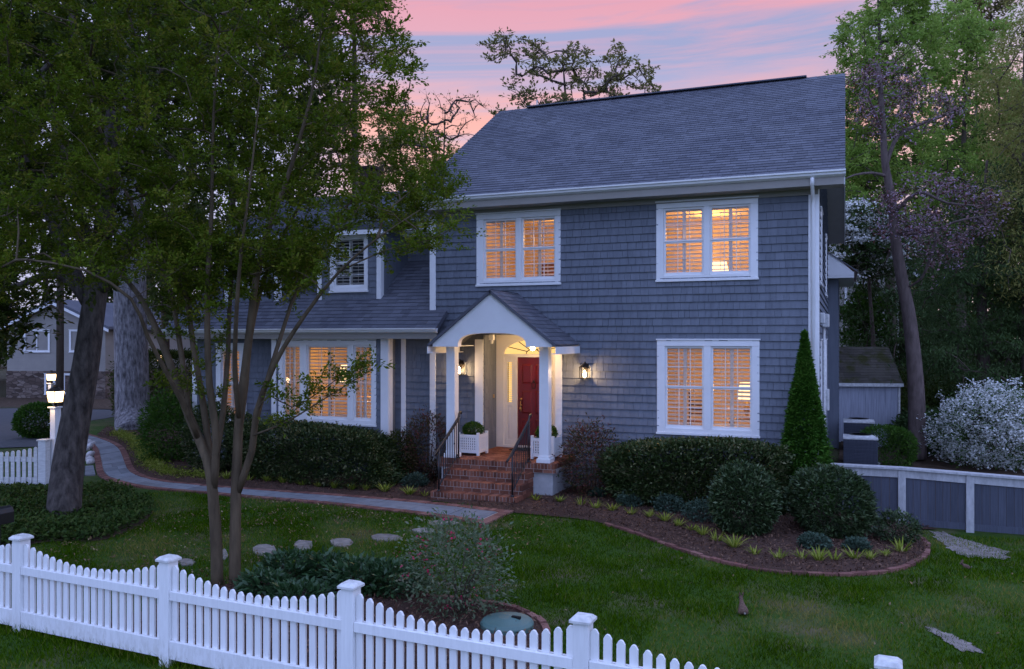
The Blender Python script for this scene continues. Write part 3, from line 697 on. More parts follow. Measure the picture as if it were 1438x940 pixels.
# grey board fence at the right of the house
M['fencegrey'] = plain('grey_stained_board', (.075, .082, .105), .75, .18, 2, .3, rndvar=.14, stretch=(20, 20, 1), bscale=5)
M['fencetrim'] = plain('weathered_grey_white_trim', (.42, .42, .42), .65, .22, 5, .2, stretch=(3, 3, 1))
gf0 = Vector((-.36, -.05, 0)); gfence = thing('board_fence', 'low grey board fence with pale capped posts beside the house', 'fence', (gf0.x, gf0.y, -.1))
px_ = [-.30, .98, 2.10, 3.25, 4.4, 5.55, 6.7, 7.85]; zz = [.80, .80, .765, .73, .70, .68, .68, .68]
for i, x in enumerate(px_):
    g = float(hz(x, gf0.y)); p = MB(); p.box(x-.065, x+.065, gf0.y-.075, gf0.y+.065, g-.1, zz[i]); p.build('post', M['fencetrim'], gfence, bevel=.006)
    if i == len(px_)-1: break
    x2 = px_[i+1]; g2 = float(hz(x2, gf0.y)); pn = MB(); nb = 8
    for j in range(nb):
        a = x + .067 + (x2 - x - .134) * j / nb; b = x + .067 + (x2 - x - .134) * (j + 1) / nb; t0 = (a - x) / (x2 - x)
        gg = g + (g2 - g) * t0; tp = zz[i] + (zz[i+1] - zz[i]) * t0 - .15; o = random.uniform(-.003, .003)
        pn.box(a + .003, b - .003, gf0.y - .022 + o, gf0.y + .0, gg + .05, tp)
    pn.box(x+.067, x2-.067, gf0.y-.045, gf0.y-.024, (g+g2)/2+.03, (g+g2)/2+.15)
    pn.build('board_panel', M['fencegrey'], gfence)
    def sl4(mb, y0, y1, d0, d1, e=.0): mb.add([(x-.0+e,y0,zz[i]+d0),(x2-e,y0,zz[i+1]+d0),(x2-e,y1,zz[i+1]+d0),(x+e,y1,zz[i]+d0),(x+e,y0,zz[i]+d1),(x2-e,y0,zz[i+1]+d1),(x2-e,y1,zz[i+1]+d1),(x+e,y1,zz[i]+d1)], [(0,3,2,1),(4,5,6,7),(0,1,5,4),(1,2,6,5),(2,3,7,6),(3,0,4,7)])
    cp = MB(); sl4(cp, gf0.y-.11, gf0.y+.10, .003, .04, -.001); sl4(cp, gf0.y-.05, gf0.y-.02, -.15, -.002, .067); cp.build('cap_rail', M['fencetrim'], gfence)
# ------------------------------------------------------------------ house
XL, XR, DEP = -8.88, -.51, 10.0
house = thing('house', 'two storey grey shingled house with white trim, lit windows and gabled porch', 'house', (-4.7, 0, 0))
def rects(x0, x1, z0, z1, ops):
    """a rectangle minus openings, as smaller rectangles"""
    out = [(x0, x1, z0, z1)]
    for (a0, a1, c0, c1) in ops:
        nx = []
        for (b0, b1, d0, d1) in out:
            if a1 <= b0 or a0 >= b1 or c1 <= d0 or c0 >= d1: nx.append((b0, b1, d0, d1)); continue
            if a0 > b0: nx.append((b0, a0, d0, d1))
            if a1 < b1: nx.append((a1, b1, d0, d1))
            if c0 > d0: nx.append((max(a0, b0), min(a1, b1), d0, c0))
            if c1 < d1: nx.append((max(a0, b0), min(a1, b1), c1, d1))
        out = nx
    return out
def shingles(mb, O, u, v, n, W, H, expo, wmin, wmax, thick, ops=(), jit=.0012, inside=None, u0=0.0):
    """overlapping courses over the rectangle W x H at O; ops are (u0, u1, v0, v1) in the same frame"""
    O, u, v, n = Vector(O), Vector(u), Vector(v), Vector(n); ncs = int(math.ceil(H / expo))
    for i in range(ncs):
        v0, v1 = i * expo, min(H, (i + 1) * expo); x = u0 - random.uniform(0, wmax)
        while x < W:
            wd = random.uniform(wmin, wmax); a, b = max(u0, x + .0025), min(W, x + wd - .0025); x += wd
            if b - a < .01: continue
            jb = random.uniform(-jit, jit) if i else 0; th = thick * random.uniform(.93, 1.07); rn = random.random()
            for (p0, p1, q0, q1) in rects(a, b, v0 + jb, v1 + .02, ops):
                if p1 - p0 < .006 or q1 - q0 < .006: continue
                if inside and not inside((p0 + p1) / 2, (q0 + q1) / 2): continue
                def hgt(q): return th * (1 - .85 * (q - v0) / expo) if q < v1 else th * .12
                P = lambda uu, vv, k: O + u * uu + v * vv + n * k
                h0, h1 = hgt(q0), hgt(q1)
                mb.add([P(p0, q0, 0), P(p1, q0, 0), P(p1, q0, h0), P(p0, q0, h0), P(p0, q1, h1), P(p1, q1, h1), P(p0, q1, 0), P(p1, q1, 0)],
                       [(0, 1, 2, 3), (3, 2, 5, 4), (0, 3, 4, 6), (1, 7, 5, 2)], rn)
def window(parent, M4, x0, x1, z0, z1, units, casing=.115, head=.15, cols=3, rows=2, hung=True, shut=True, sill=True, glass=None, depth=.14, wmat=None, name='window', lv=.082):
    """a window in a wall: M4 maps (right, inwards, up) to the place; x0..z1 outside of the casing; units = sash openings (x0, x1)"""
    wm = wmat or M['trim']; f = MB(M4); zi0, zi1 = z0 + casing * .75, z1 - head
    f.box(x0, units[0][0], -.035, .05, z0 + .0, zi1, ); f.box(units[-1][1], x1, -.035, .05, z0, zi1)
    for a, b in zip(units[:-1], units[1:]): f.box(a[1], b[0], -.030, .05, zi0, zi1)
    f.box(x0, x1, -.036, .05, zi1 + .001, z1 - .03); f.box(x0 - .02, x1 + .02, -.055, .05, z1 - .029, z1)
    f.box(units[0][0], units[-1][1], -.030, .05, z0, zi0)
    if sill: f.box(x0 - .015, x1 + .015, -.06, .04, z0 - .045, z0 - .001)
    # reveal behind
    for (a, b, c, d) in ((units[0][0]-.03, units[0][0], zi0-.03, zi1+.03), (units[-1][1], units[-1][1]+.03, zi0-.03, zi1+.03)): f.box(a, b, .052, depth, c, d)
    f.box(units[0][0], units[-1][1], .052, depth, zi1 + .001, zi1 + .03); f.box(units[0][0], units[-1][1], .052, depth, zi0 - .03, zi0 - .001)
    fo = f.build(name, wm, parent, bevel=.004)
    sa, pn, sh = MB(M4), MB(M4), MB(M4)
    for (a, b) in units:
        zm = (zi0 + zi1) / 2; secs = [(zi0, zm, .03), (zm, zi1, .012)] if hung else [(zi0, zi1, .015)]
        for (c, d, v) in secs:
            st = .042; sa.box(a, a + st, v, v + .03, c, d); sa.box(b - st, b, v, v + .03, c, d)
            sa.box(a + st, b - st, v, v + .03, c, c + st * (1.5 if c == zi0 else .8)); sa.box(a + st, b - st, v, v + .03, d - st * (1 if d == zi1 else .8), d)
            for k in range(1, cols):
                x = a + st + (b - a - 2 * st) * k / cols; sa.box(x - .0075, x + .0075, v + .004, v + .026, c + st * .8, d - st * .8)
            for k in range(1, rows):
                z = c + (d - c) * k / rows; sa.box(a + st, b - st, v + .006, v + .024, z - .0075, z + .0075)
            pn.quad((a + st, v + .015, c + .01), (b - st, v + .015, c + .01), (b - st, v + .015, d - .01), (a + st, v + .015, d - .01))
        if shut:
            v0 = .085; mid = (a + b) / 2; st = .034
            for (p, q) in ((a, mid), (mid, b)):
                sh.box(p + .002, p + st, v0, v0 + .028, zi0, zi1); sh.box(q - st, q - .002, v0, v0 + .028, zi0, zi1)
                sh.box(p + st, q - st, v0, v0 + .028, zi0, zi0 + .07); sh.box(p + st, q - st, v0, v0 + .028, zi1 - .07, zi1)
                z = zi0 + .10; ang = R(random.choice([14, 20, 24])); w2 = .034
                while z < zi1 - .09:
                    dy, dz = math.cos(ang) * w2, math.sin(ang) * w2; y0 = v0 + .014
                    sh.add([(p+st, y0-dy, z-dz), (q-st, y0-dy, z-dz), (q-st, y0+dy, z+dz), (p+st, y0+dy, z+dz), (p+st, y0-dy, z-dz+.014), (q-st, y0-dy, z-dz+.014), (q-st, y0+dy, z+dz+.014), (p+st, y0+dy, z+dz+.014)],
                           [(0,3,2,1),(4,5,6,7),(0,1,5,4),(2,3,7,6)]); z += lv
                xc = (p + q) / 2; sh.box(xc - .005, xc + .005, v0 - .022, v0 - .014, zi0 + .1, zi1 - .1)
    sa.build('sash', wm, fo, bevel=.002); pn.build('pane', glass or M['glass'], fo)
    if sh.v: sh.build('shutter', M['shutter'], fo)
    return (x0 + .04, x1 - .04, z0 + .03, z1 - .05), (units[0][0], units[-1][1], zi0, zi1)
I4 = Matrix.Identity(4)
def span(p0, p1, Yp): return PY(p0, 475, Yp).x, PY(p1, 475, Yp).x
def zat(px, py, Yp): return PY(px, py, Yp).z
YW = -.035
def front_window(pl, pr, pt, pb, un, **k):
    x0, x1 = span(pl, pr, YW); units = [span(a, b, .0) for a, b in un]; pm = (pl + pr) / 2
    return window(house, k.pop('M4', I4), x0, x1, zat(pm, pb, YW), zat(pm, pt, YW), units, **k)
W1 = front_window(669, 787, 296.5, 398.5, [(679.5, 725.5), (732.5, 780)])
W2 = front_window(921.5, 1064.5, 279, 391.5, [(932, 988), (997, 1054)])
W3 = front_window(922.5, 1066.5, 476, 609.5, [(934, 988.5), (998.5, 1056)])
BAYY = -.30; B4 = Matrix.Translation((0, BAYY, 0))
bx = [span(a, b, BAYY) for a, b in ((392, 529), (398, 422), (431, 489), (497, 522.5))]
BZ0, BZ1 = zat(460, 594, BAYY - .035), zat(460, 476, BAYY - .035)
WB = window(house, B4, *bx[0], BZ0, BZ1, bx[1:], cols=3, rows=4, hung=False)
WL = front_window(303, 344, 482, 592, [(311, 337)], rows=3, cols=2, hung=True)
# entry recess in the front wall
RX0, RX1 = span(679.5, 782, 0); RD = .75; FZ = .72; RTOP = 3.32
main_ops = [W1[0], W2[0], W3[0], (RX0, RX1, 0, RTOP)]
ZT = 6.30
m = MB()
shingles(m, (XL, -.002, .15), (1, 0, 0), (0, 0, 1), (0, -1, 0), XR - XL, ZT - .15, .160, .10, .21, .034,
         [(a - XL, b - XL, c - .15, d - .15) for a, b, c, d in main_ops])
for (a, b, c, d) in rects(XL + .005, XR - .005, .0, ZT, main_ops): m.box(a, b, .0, .08, c, d, .5)
m.build('wall', M['shingle'], house)
# right gable wall
ridgeY, ridgeZ, eaveZ = 5.0, 9.78, 6.39; slope = (ridgeZ - eaveZ) / (ridgeY + .5)
def rz(y): return eaveZ + slope * (y + .5) if y < ridgeY else eaveZ + slope * (2 * ridgeY + .5 - y)
sd_ops = [(1.6, 2.6, 1.45, 3.15), (6.6, 7.6, 1.45, 3.15), (1.6, 2.6, 4.5, 5.95), (6.6, 7.6, 4.5, 5.95)]
SM = Matrix(((0, -1, 0, XR), (1, 0, 0, 0), (0, 0, 1, 0), (0, 0, 0, 1)))
m = MB(); shingles(m, (XR + .002, 0, .0), (0, 1, 0), (0, 0, 1), (1, 0, 0), DEP, 9.3, .160, .10, .21, .034, sd_ops, inside=lambda a, b: b < rz(a) - .22)
for (a, b, c, d) in rects(.085, DEP, -.2, ZT, sd_ops): m.box(XR - .08, XR, a, b, c, d, .5)
m.prism([(.085, ZT), (DEP, ZT), (DEP, rz(DEP) - .12), (ridgeY, ridgeZ - .12), (.085, rz(.085) - .12)], 'x', XR - .08, XR, .5)
m.build('wall', M['shingle'], house)
for (a, b, c, d) in sd_ops: window(house, SM, a - .08, b + .08, c - .08, d + .08, [(a + .06, b - .06)], glass=M['darkglass'], shut=False)
m = MB(); m.box(XL, XL + .08, .085, DEP, 0, ZT); m.prism([(.085, ZT), (DEP, ZT), (ridgeY, ridgeZ - .15)], 'x', XL, XL + .08); m.build('wall', M['shingle'], house); m = MB(); m.box(XL + .08, XR - .08, DEP - .08, DEP, 0, ZT); m.build('wall', M['shingle'], house)
f = MB(); f.box(XL + .03, XR - .03, -.012, .10, -.4, .149); f.box(XR - .10, XR - .02, .11, DEP, -.5, -.201); f.build('foundation', M['stucco'], house)
# corner boards
for (x0, x1, z0, z1) in ((XR - .155, XR + .03, -.35, ZT), (XL - .03, XL + .12, .1, ZT)):
    c = MB(); c.box(x0, x1, -.045, -.024, z0, z1)
    if x1 > XR: c2_ = MB(); c2_.box(XR + .021, XR + .0435, -.0235, .10, z0, z1); c2_.build('corner_board', M['trim'], house, bevel=.003)
    c.build('corner_board', M['trim'], house, bevel=.003)
# main roof
def slope_roof(name, x0, x1, y0, z0, y1, z1, mat, expo=.145, thick=.016, parent=house, deck=.10, tab=(.14, .30)):
    L = math.hypot(y1 - y0, z1 - z0); v = Vector((0, (y1 - y0) / L, (z1 - z0) / L)); n = Vector((0, -v.z, v.y))
    if n.z < 0: n = -n
    mb = MB(); shingles(mb, (x0, y0, z0), (1, 0, 0), v, n, x1 - x0, L, expo, tab[0], tab[1], thick, jit=.004)
    a = Vector((x0 + .005, y0, z0)); b = Vector((x1 - .005, y0, z0)); c, d = b + v * (L - .01), a + v * (L - .01); k = n * -deck
    mb.add([a, b, c, d, a + k, b + k, c + k, d + k], [(0, 1, 2, 3), (7, 6, 5, 4), (0, 4, 5, 1), (1, 5, 6, 2), (2, 6, 7, 3), (3, 7, 4, 0)], .5)
    return mb.build(name, mat, parent)
RX_L, RX_R = -9.28, 0.0
rf = slope_roof('roof', RX_L, RX_R, -.5, eaveZ, ridgeY, ridgeZ, M['roof'])
slope_roof('roof', RX_L, RX_R, 2 * ridgeY + .5, eaveZ, ridgeY, ridgeZ, M['roof'])
c = MB(); x = RX_L + .01
while x < RX_R - .02:
    e = min(x + .21, RX_R)
    c.add([(x, ridgeY-.15, ridgeZ-.083), (e, ridgeY-.15, ridgeZ-.078), (e, ridgeY, ridgeZ+.025), (x, ridgeY, ridgeZ+.018), (e, ridgeY+.15, ridgeZ-.078), (x, ridgeY+.15, ridgeZ-.083)], [(0, 1, 2, 3), (3, 2, 4, 5)]); x += .21
c.box(RX_L + .9, RX_R - .9, ridgeY - .13, ridgeY + .13, ridgeZ + .018, ridgeZ + .048); c.build('ridge_cap', M['roof'], rf)
# eaves: fascia, gutter, soffit
def gutter(name, x0, x1, y, z, parent=house, mat=None):
    g = MB(); pr = [(y, z), (y - .012, z), (y - .075, z + .035), (y - .085, z + .07), (y - .115, z + .085), (y - .118, z + .115), (y - .10, z + .115), (y - .098, z + .09), (y - .02, z + .06), (y, z + .115)]
    g.prism(pr, 'x', x0, x1); return g.build(name, mat or M['trim'], parent)
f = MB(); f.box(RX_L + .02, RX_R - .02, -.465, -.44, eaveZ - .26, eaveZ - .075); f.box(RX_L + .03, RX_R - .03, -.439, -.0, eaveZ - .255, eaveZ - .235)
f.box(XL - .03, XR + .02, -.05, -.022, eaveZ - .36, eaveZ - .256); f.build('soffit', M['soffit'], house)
gutter('gutter', RX_L, RX_R + .01, -.467, eaveZ - .115)
for sx_ in (RX_R - .028, RX_L + .002):
    r = MB(); r.prism([(-.46, eaveZ - .27), (-.46, eaveZ - .07), (ridgeY, ridgeZ - .10), (2*ridgeY+.46, eaveZ - .07), (2*ridgeY+.46, eaveZ - .27), (ridgeY, ridgeZ - .33)], 'x', sx_, sx_ + .026); r.build('rake_board', M['cap'], house)
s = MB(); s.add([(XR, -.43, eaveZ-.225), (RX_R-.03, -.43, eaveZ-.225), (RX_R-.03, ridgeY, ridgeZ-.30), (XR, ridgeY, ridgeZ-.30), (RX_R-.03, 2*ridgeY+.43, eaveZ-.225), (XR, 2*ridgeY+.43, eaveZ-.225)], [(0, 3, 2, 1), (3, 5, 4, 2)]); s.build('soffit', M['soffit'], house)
d = MB(); d.tube([(XR - .07, -.50, eaveZ - .11), (XR - .07, -.48, eaveZ - .22), (XR - .07, -.12, eaveZ - .42), (XR - .07, -.085, eaveZ - .55), (XR - .07, -.085, eaveZ - 5.9)], .038, 8); d.build('downspout', M['trim'], house, smooth=True)
v = MB(); v.tube([(-8.3, 5.5, 9.4), (-8.3, 5.5, 10.15)], .02, 6); v.build('vent_pipe', M['cap'], house)
# rear wing glimpsed past the gable wall: wall, eave box and roof
rw = MB(); shingles(rw, (-.20, 10.05, -.2), (0, 1, 0), (0, 0, 1), (1, 0, 0), 4, 5.3, .16, .10, .21, .019); rw.box(-3, -.202, 10.05, 14.05, -.2, 5.2, .5); rw.build('wall', M['shingle'], house)
e = MB(); e.box(-3, .22, 9.55, 14.3, 5.05, 5.12); e.prism([(-1.2, 5.121), (.24, 5.121), (.24, 5.20), (-.20, 5.62), (-1.2, 6.35)], 'y', 9.54, 9.60); e.box(.221, .245, 9.6, 14.3, 5.05, 5.23); e.build('eave_box', M['trim'], house)
g = MB(); g.prism([(.34, 5.21), (.34, 5.25), (-2.5, 7.3), (-2.5, 7.26)], 'y', 9.5, 14.4); g.build('roof', M['roof'], house)
# ------------------------------------------------------------------ left wing with shed dormers
WXL = -15.9; WT = 3.42; WU = span(306, 400, 1.75)[0]
bxl, bxr = span(384, 545, BAYY)
wl_ops = [WL[0], (bxl + .1, bxr - .1, .2, WT)]
m = MB(); shingles(m, (WXL, .048, .15), (1, 0, 0), (0, 0, 1), (0, -1, 0), XL - WXL, WT - .15, .160, .10, .21, .034, [(a - WXL, b - WXL, c - .15, d - .15) for a, b, c, d in wl_ops])
for (a, b, c, d) in rects(WXL, XL - .005, 0, WT, wl_ops): m.box(a, b, .05, .13, c, d, .5)
# projecting bay
bo = [WB[0]]
shingles(m, (bxl, BAYY - .002, .15), (1, 0, 0), (0, 0, 1), (0, -1, 0), bxr - bxl, WT - .15, .160, .10, .21, .034, [(a - bxl, b - bxl, c - .15, d - .15) for a, b, c, d in bo])
for (a, b, c, d) in rects(bxl, bxr, 0, WT, bo): m.box(a, b, BAYY, BAYY + .08, c, d, .5)
m.box(bxl, bxl + .08, BAYY + .081, .049, 0, WT, .5); m.box(bxr - .08, bxr, BAYY + .081, .049, 0, WT, .5)
m.box(WXL, WXL + .08, .131, 8, 0, WT, .5); m.prism([(.131, WT), (1.85, 5.1), (8, 5.1), (8, WT)], 'x', WXL, WXL + .08, .5)
m.build('wall', M['shingle'], house)
for (x0, x1, y0, y1) in ((bxl - .03, bxl + .11, BAYY - .047, BAYY - .023), (bxr - .175, bxr + .03, BAYY - .047, BAYY - .023), (bxr + .025, bxr + .045, BAYY - .022, BAYY + .14),
                         (bxr + .17, bxr + .29, .002, .025), (WXL - .03, WXL + .12, .002, .025)):
    c = MB(); c.box(x0, x1, y0, y1, .12, WT - .05); c.build('corner_board', M['trim'], house, bevel=.003)
WE = 3.47; ws = .75
slope_roof('roof', WXL - .4, XL + .42, -.6, WE, -.02, WE + ws * .58, M['roof'])
slope_roof('roof', WXL - .4, XL - .03, -.02, WE + ws * .58, 1.85, WE + ws * 2.45, M['roof'])
slope_roof('roof', WXL - .4, WU + .02, 1.85, WE + ws * 2.45, 3.2, WE + ws * 3.8, M['roof']); slope_roof('roof', WXL - .4, WU + .02, 8.0, WE + ws * 2.0, 3.2, WE + ws * 3.8, M['roof'])
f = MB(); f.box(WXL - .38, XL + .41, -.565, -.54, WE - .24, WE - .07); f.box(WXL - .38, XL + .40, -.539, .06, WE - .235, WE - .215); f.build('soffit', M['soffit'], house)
gutter('gutter', WXL - .4, XL + .44, -.567, WE - .11)
r = MB(); r.prism([(-.56, WE - .25), (-.56, WE - .06), (1.8, WE + ws * 2.36), (1.8, WE + ws * 2.36 - .24)], 'x', WXL - .37, WXL - .34); r.build('rake_board', M['trim'], house)
# set-back upper wall, its eave and roof
DZ = 5.88
m = MB(); WU = span(306, 400, 1.75)[0]
shingles(m, (WU, 1.748, 5.05), (1, 0, 0), (0, 0, 1), (0, -1, 0), XL - WU, DZ - 5.05, .16, .10, .21, .019); m.box(WU, XL, 1.75, 1.83, 4.9, DZ, .5); m.box(WU, WU + .08, 1.831, 8, 4.9, DZ, .5); m.build('wall', M['shingle'], house)
f = MB(); f.box(WU - .25, XL - .06, 1.42, 1.45, DZ - .05, DZ + .10); f.box(WU - .25, XL - .06, 1.451, 1.75, DZ - .045, DZ - .025); f.build('fascia', M['trim'], house)
gutter('gutter', WU - .27, XL - .05, 1.418, DZ)
slope_roof('roof', WU - .3, XL - .02, 1.38, DZ + .10, 5.2, DZ + .10 + .46 * 3.82, M['roof'])
slope_roof('roof', WU - .3, XL - .02, 9.0, DZ + .10, 5.2, DZ + .10 + .46 * 3.82, M['roof'])
ch = MB()
cp = PY(519, 235, 5.4); ch.box(cp.x - .25, cp.x + .25, 5.2, 5.7, 6.8, cp.z - .1); ch.box(cp.x - .3, cp.x + .3, 5.15, 5.75, cp.z - .099, cp.z); ch.build('chimney', M['sooty'], house)
for (pa, pb, wa, wb) in ((448, 535, 463, 516), (318, 391, 333, 372)):
    yd = .40; x0, x1 = span(pa, pb, yd); w0, w1 = span(wa, wb, yd - .035); zb = WE + ws * (yd + .6); Mx = Matrix.Translation((0, yd, 0))
    wz0, wz1 = zb + .20, DZ - .03
    o, _ = window(house, Mx, w0, w1, wz0, wz1, [(w0 + .10, w1 - .10)], casing=.11, head=.13, cols=2, rows=2, glass=M['glass'])
    dm = MB(); shingles(dm, (x0, yd - .002, zb - .05), (1, 0, 0), (0, 0, 1), (0, -1, 0), x1 - x0, DZ - zb + .05, .16, .10, .2, .019, [(o[0] - x0, o[1] - x0, o[2] - zb + .05, o[3] - zb + .05)])
    for (a, b, c, d) in rects(x0, x1, zb - .1, DZ, [o]): dm.box(a, b, yd, yd + .07, c, d, .5)
    dm.box(x0, x0 + .07, yd + .071, 1.75, zb, DZ, .5); dm.box(x1 - .07, x1, yd + .071, 1.75, zb, DZ, .5); dm.box(x0 + .07, x1 - .07, 1.2, 1.25, zb, DZ, .1)
    do = dm.build('dormer', M['shingle'], house)
    cb = MB()
    for (a, b) in ((x0 - .025, x0 + .10), (x1 - .10, x1 + .025)): cb.box(a, b, yd - .045, yd - .023, zb - .12, DZ); cb.build('corner_board', M['trim'], do, bevel=.003); cb = MB()
    cb.box(x1 + .002, x1 + .024, yd - .022, yd + .10, zb - .05, DZ); cb.build('corner_board', M['trim'], do, bevel=.003)
    sl = slope_roof('dormer_roof', x0 - .22, x1 + .22, yd - .28, DZ + .03, 1.9, DZ + .03 + .22 * 1.78, M['roof'], parent=do)
    ft = MB(); ft.box(x0 - .20, x1 + .20, yd - .27, yd - .245, DZ - .12, DZ + .01); ft.box(x0 - .19, x1 + .19, yd - .244, yd + .02, DZ - .10, DZ - .08); ft.build('fascia', M['trim'], do)
# ------------------------------------------------------------------ entry recess
rec = MB(); rec.box(RX1, RX1 + .07, .081, RD, FZ, RTOP); rec.build('wall', M['shingle'], house); rec = MB(); rec.box(RX0 - .07, RX0, .081, RD, FZ, RTOP)
shingles(rec, (RX0 + .002, .02, FZ), (0, 1, 0), (0, 0, 1), (1, 0, 0), RD - .1, RTOP - FZ, .16, .10, .21, .015); rec.build('wall', M['shingle'], house)
rc = MB(); rc.box(RX0 - .07, RX1 + .07, -.0, RD + .1, RTOP + .001, RTOP + .05); rc.build('ceiling', M['cream'], house)
for (x0, x1) in ((RX0 - .20, RX0), (RX1 - .02, RX1 + .13)):
    c = MB(); c.box(x0, x1, -.05, -.022, FZ, RTOP - .1); c.box(x0 - .02, x1 + .02, -.06, -.021, FZ + .0, FZ + .2)
    c.build('corner_board', M['trim'], house, bevel=.003)
dc = (span(708, 790, RD)[0] + span(708, 790, RD)[1]) / 2; YD = RD
hw = (span(708, 790, RD)[1] - span(708, 790, RD)[0]) / 2
dw0, dw1 = span(726.5, 772, RD)
DT = FZ + .05 + 2.04
su = MB(); su.box(RX0, dc - hw, YD - .03, YD + .12, FZ, RTOP); su.box(dc + hw, RX1, YD - .03, YD + .12, FZ, RTOP)
for (a, b) in ((dw0 - .06, dw0), (dw1, dw1 + .06)): su.box(a, b, YD - .02, YD + .12, FZ + .05, DT)
su.box(dc - hw, dc + hw, YD - .022, YD + .12, DT, DT + .07); su.box(dc - hw, dc + hw, YD - .05, YD + .12, FZ - .02, FZ + .05)
# arched head above the fanlight
hgt = .33; N = 20; top = RTOP
for k in range(N):
    a0, a1 = math.pi * k / N, math.pi * (k + 1) / N; xa, xb = dc - hw * math.cos(a0), dc - hw * math.cos(a1); za, zb = DT + .07 + hgt * math.sin(a0), DT + .07 + hgt * math.sin(a1)
    su.add([(xa, YD - .03, za), (xb, YD - .03, zb), (xb, YD - .03, top), (xa, YD - .03, top), (xa, YD + .10, za), (xb, YD + .10, zb)], [(0, 1, 2, 3), (0, 4, 5, 1)])
sur = su.build('door_surround', M['cream'], house)
fg = MB(); fg.add([(dc - hw * math.cos(math.pi * k / N), YD + .03, DT + .07 + hgt * math.sin(math.pi * k / N)) for k in range(N + 1)], [tuple(range(N + 1))]); fg.build('fanlight', M['fan_glow'], sur)
mt = MB()
for k in range(1, 6):
    a = math.pi * k / 6; mt.tube([(dc - .17 * math.cos(a), YD + .018, DT + .075 + .11 * math.sin(a)), (dc - hw * .99 * math.cos(a), YD + .018, DT + .07 + hgt * .99 * math.sin(a))], .010, 5)
mt.tube([(dc - .17 * math.cos(math.pi * k / 12), YD + .018, DT + .075 + .11 * math.sin(math.pi * k / 12)) for k in range(13)], .011, 5); mt.build('fanlight_bars', M['bronze'], sur)
# sidelights
sl_ = MB(); sg = MB()
for (a, b) in ((dc - hw, dw0 - .06), (dw1 + .06, dc + hw)):
    st = .075; z1 = FZ + .05; zg0, zg1 = DT - 1.05, DT - .12
    sl_.box(a, a + st, YD, YD + .05, z1, DT); sl_.box(b - st, b, YD, YD + .05, z1, DT); sl_.box(a + st, b - st, YD, YD + .05, zg1, DT); sl_.box(a + st, b - st, YD + .02, YD + .05, z1, zg0)
    sl_.box(a + st, b - st, YD, YD + .05, zg0 - .08, zg0 - .001); sl_.box(a + st, b - st, YD, YD + .019, z1, z1 + .12); sl_.box(a + st + .03, b - st - .03, YD + .005, YD + .019, z1 + .18, zg0 - .14)
    z = zg0 + .03
    while z < zg1: sl_.box(a + st, b - st, YD + .075, YD + .085, z, z + .012); z += .045
    sg.quad((a + st, YD + .09, zg0), (b - st, YD + .09, zg0), (b - st, YD + .09, zg1), (a + st, YD + .09, zg1))
sl_.build('sidelight', M['cream'], sur, bevel=.003); sg.build('sidelight_glass', M['fan_glow'], sur)
dr = MB(); dr.box(dw0, dw1, YD + .03, YD + .08, FZ + .05, DT); 
wd = dw1 - dw0
for (r0, r1) in ((.10, .30), (.36, .62), (.70, .92)):
    for (c0, c1) in ((.13, .45), (.55, .87)):
        a, b = dw0 + wd * c0, dw0 + wd * c1; z0, z1 = FZ + .05 + 2.04 * r0, FZ + .05 + 2.04 * r1; s = .035
        dr.add([(a, YD+.029, z0), (b, YD+.029, z0), (b, YD+.029, z1), (a, YD+.029, z1), (a+s, YD+.014, z0+s), (b-s, YD+.014, z0+s), (b-s, YD+.014, z1-s), (a+s, YD+.014, z1-s)], [(4,5,6,7),(0,1,5,4),(1,2,6,5),(2,3,7,6),(3,0,4,7)])
door = dr.build('door', M['red'], house, bevel=.002)
kn = MB(); xk = dw0 + .09
for z, r in ((FZ + 1.12, .026), (FZ + .98, .02)):
    kn.tube([(xk, YD + .03, z), (xk, YD - .0, z)], r, 10)
kn.lathe([(.0, FZ+.86), (.024, FZ+.88), (.03, FZ+.91), (.02, FZ+.935), (0, FZ+.94)], xk, YD - .02, 10); kn.tube([(xk, YD - .01, FZ + 1.08), (xk, YD - .045, FZ + .98), (xk, YD - .012, FZ + .84)], .009, 6); kn.build('handle', M['brass'], door, smooth=True)
kk = MB(); xc = (dw0 + dw1) / 2; kk.tube([(xc + .045 * math.sin(a), YD + .005, FZ + 1.45 - .08 * math.cos(a)) for a in np.linspace(-2.7, 2.7, 14)], .008, 6); kk.box(xc - .022, xc + .022, YD + .008, YD + .029, FZ + 1.50, FZ + 1.56); kk.build('knocker', M['bronze'], door)
sw = MB(); sw.box(RX0 + .018, RX0 + .03, .48, .54, FZ + 1.15, FZ + 1.23); sw.build('doorbell_plate', M['brass'], house)
# ------------------------------------------------------------------ porch
PF = -1.55; px0, px1 = span(607.5, 775, PF); pcx = (px0 + px1) / 2; pz = 3.07; apx = 4.16; bh = .0
porch = MB()
ax0, ax1 = span(643, 738.5, PF); az = zat(690, 468, PF); PTK = .16
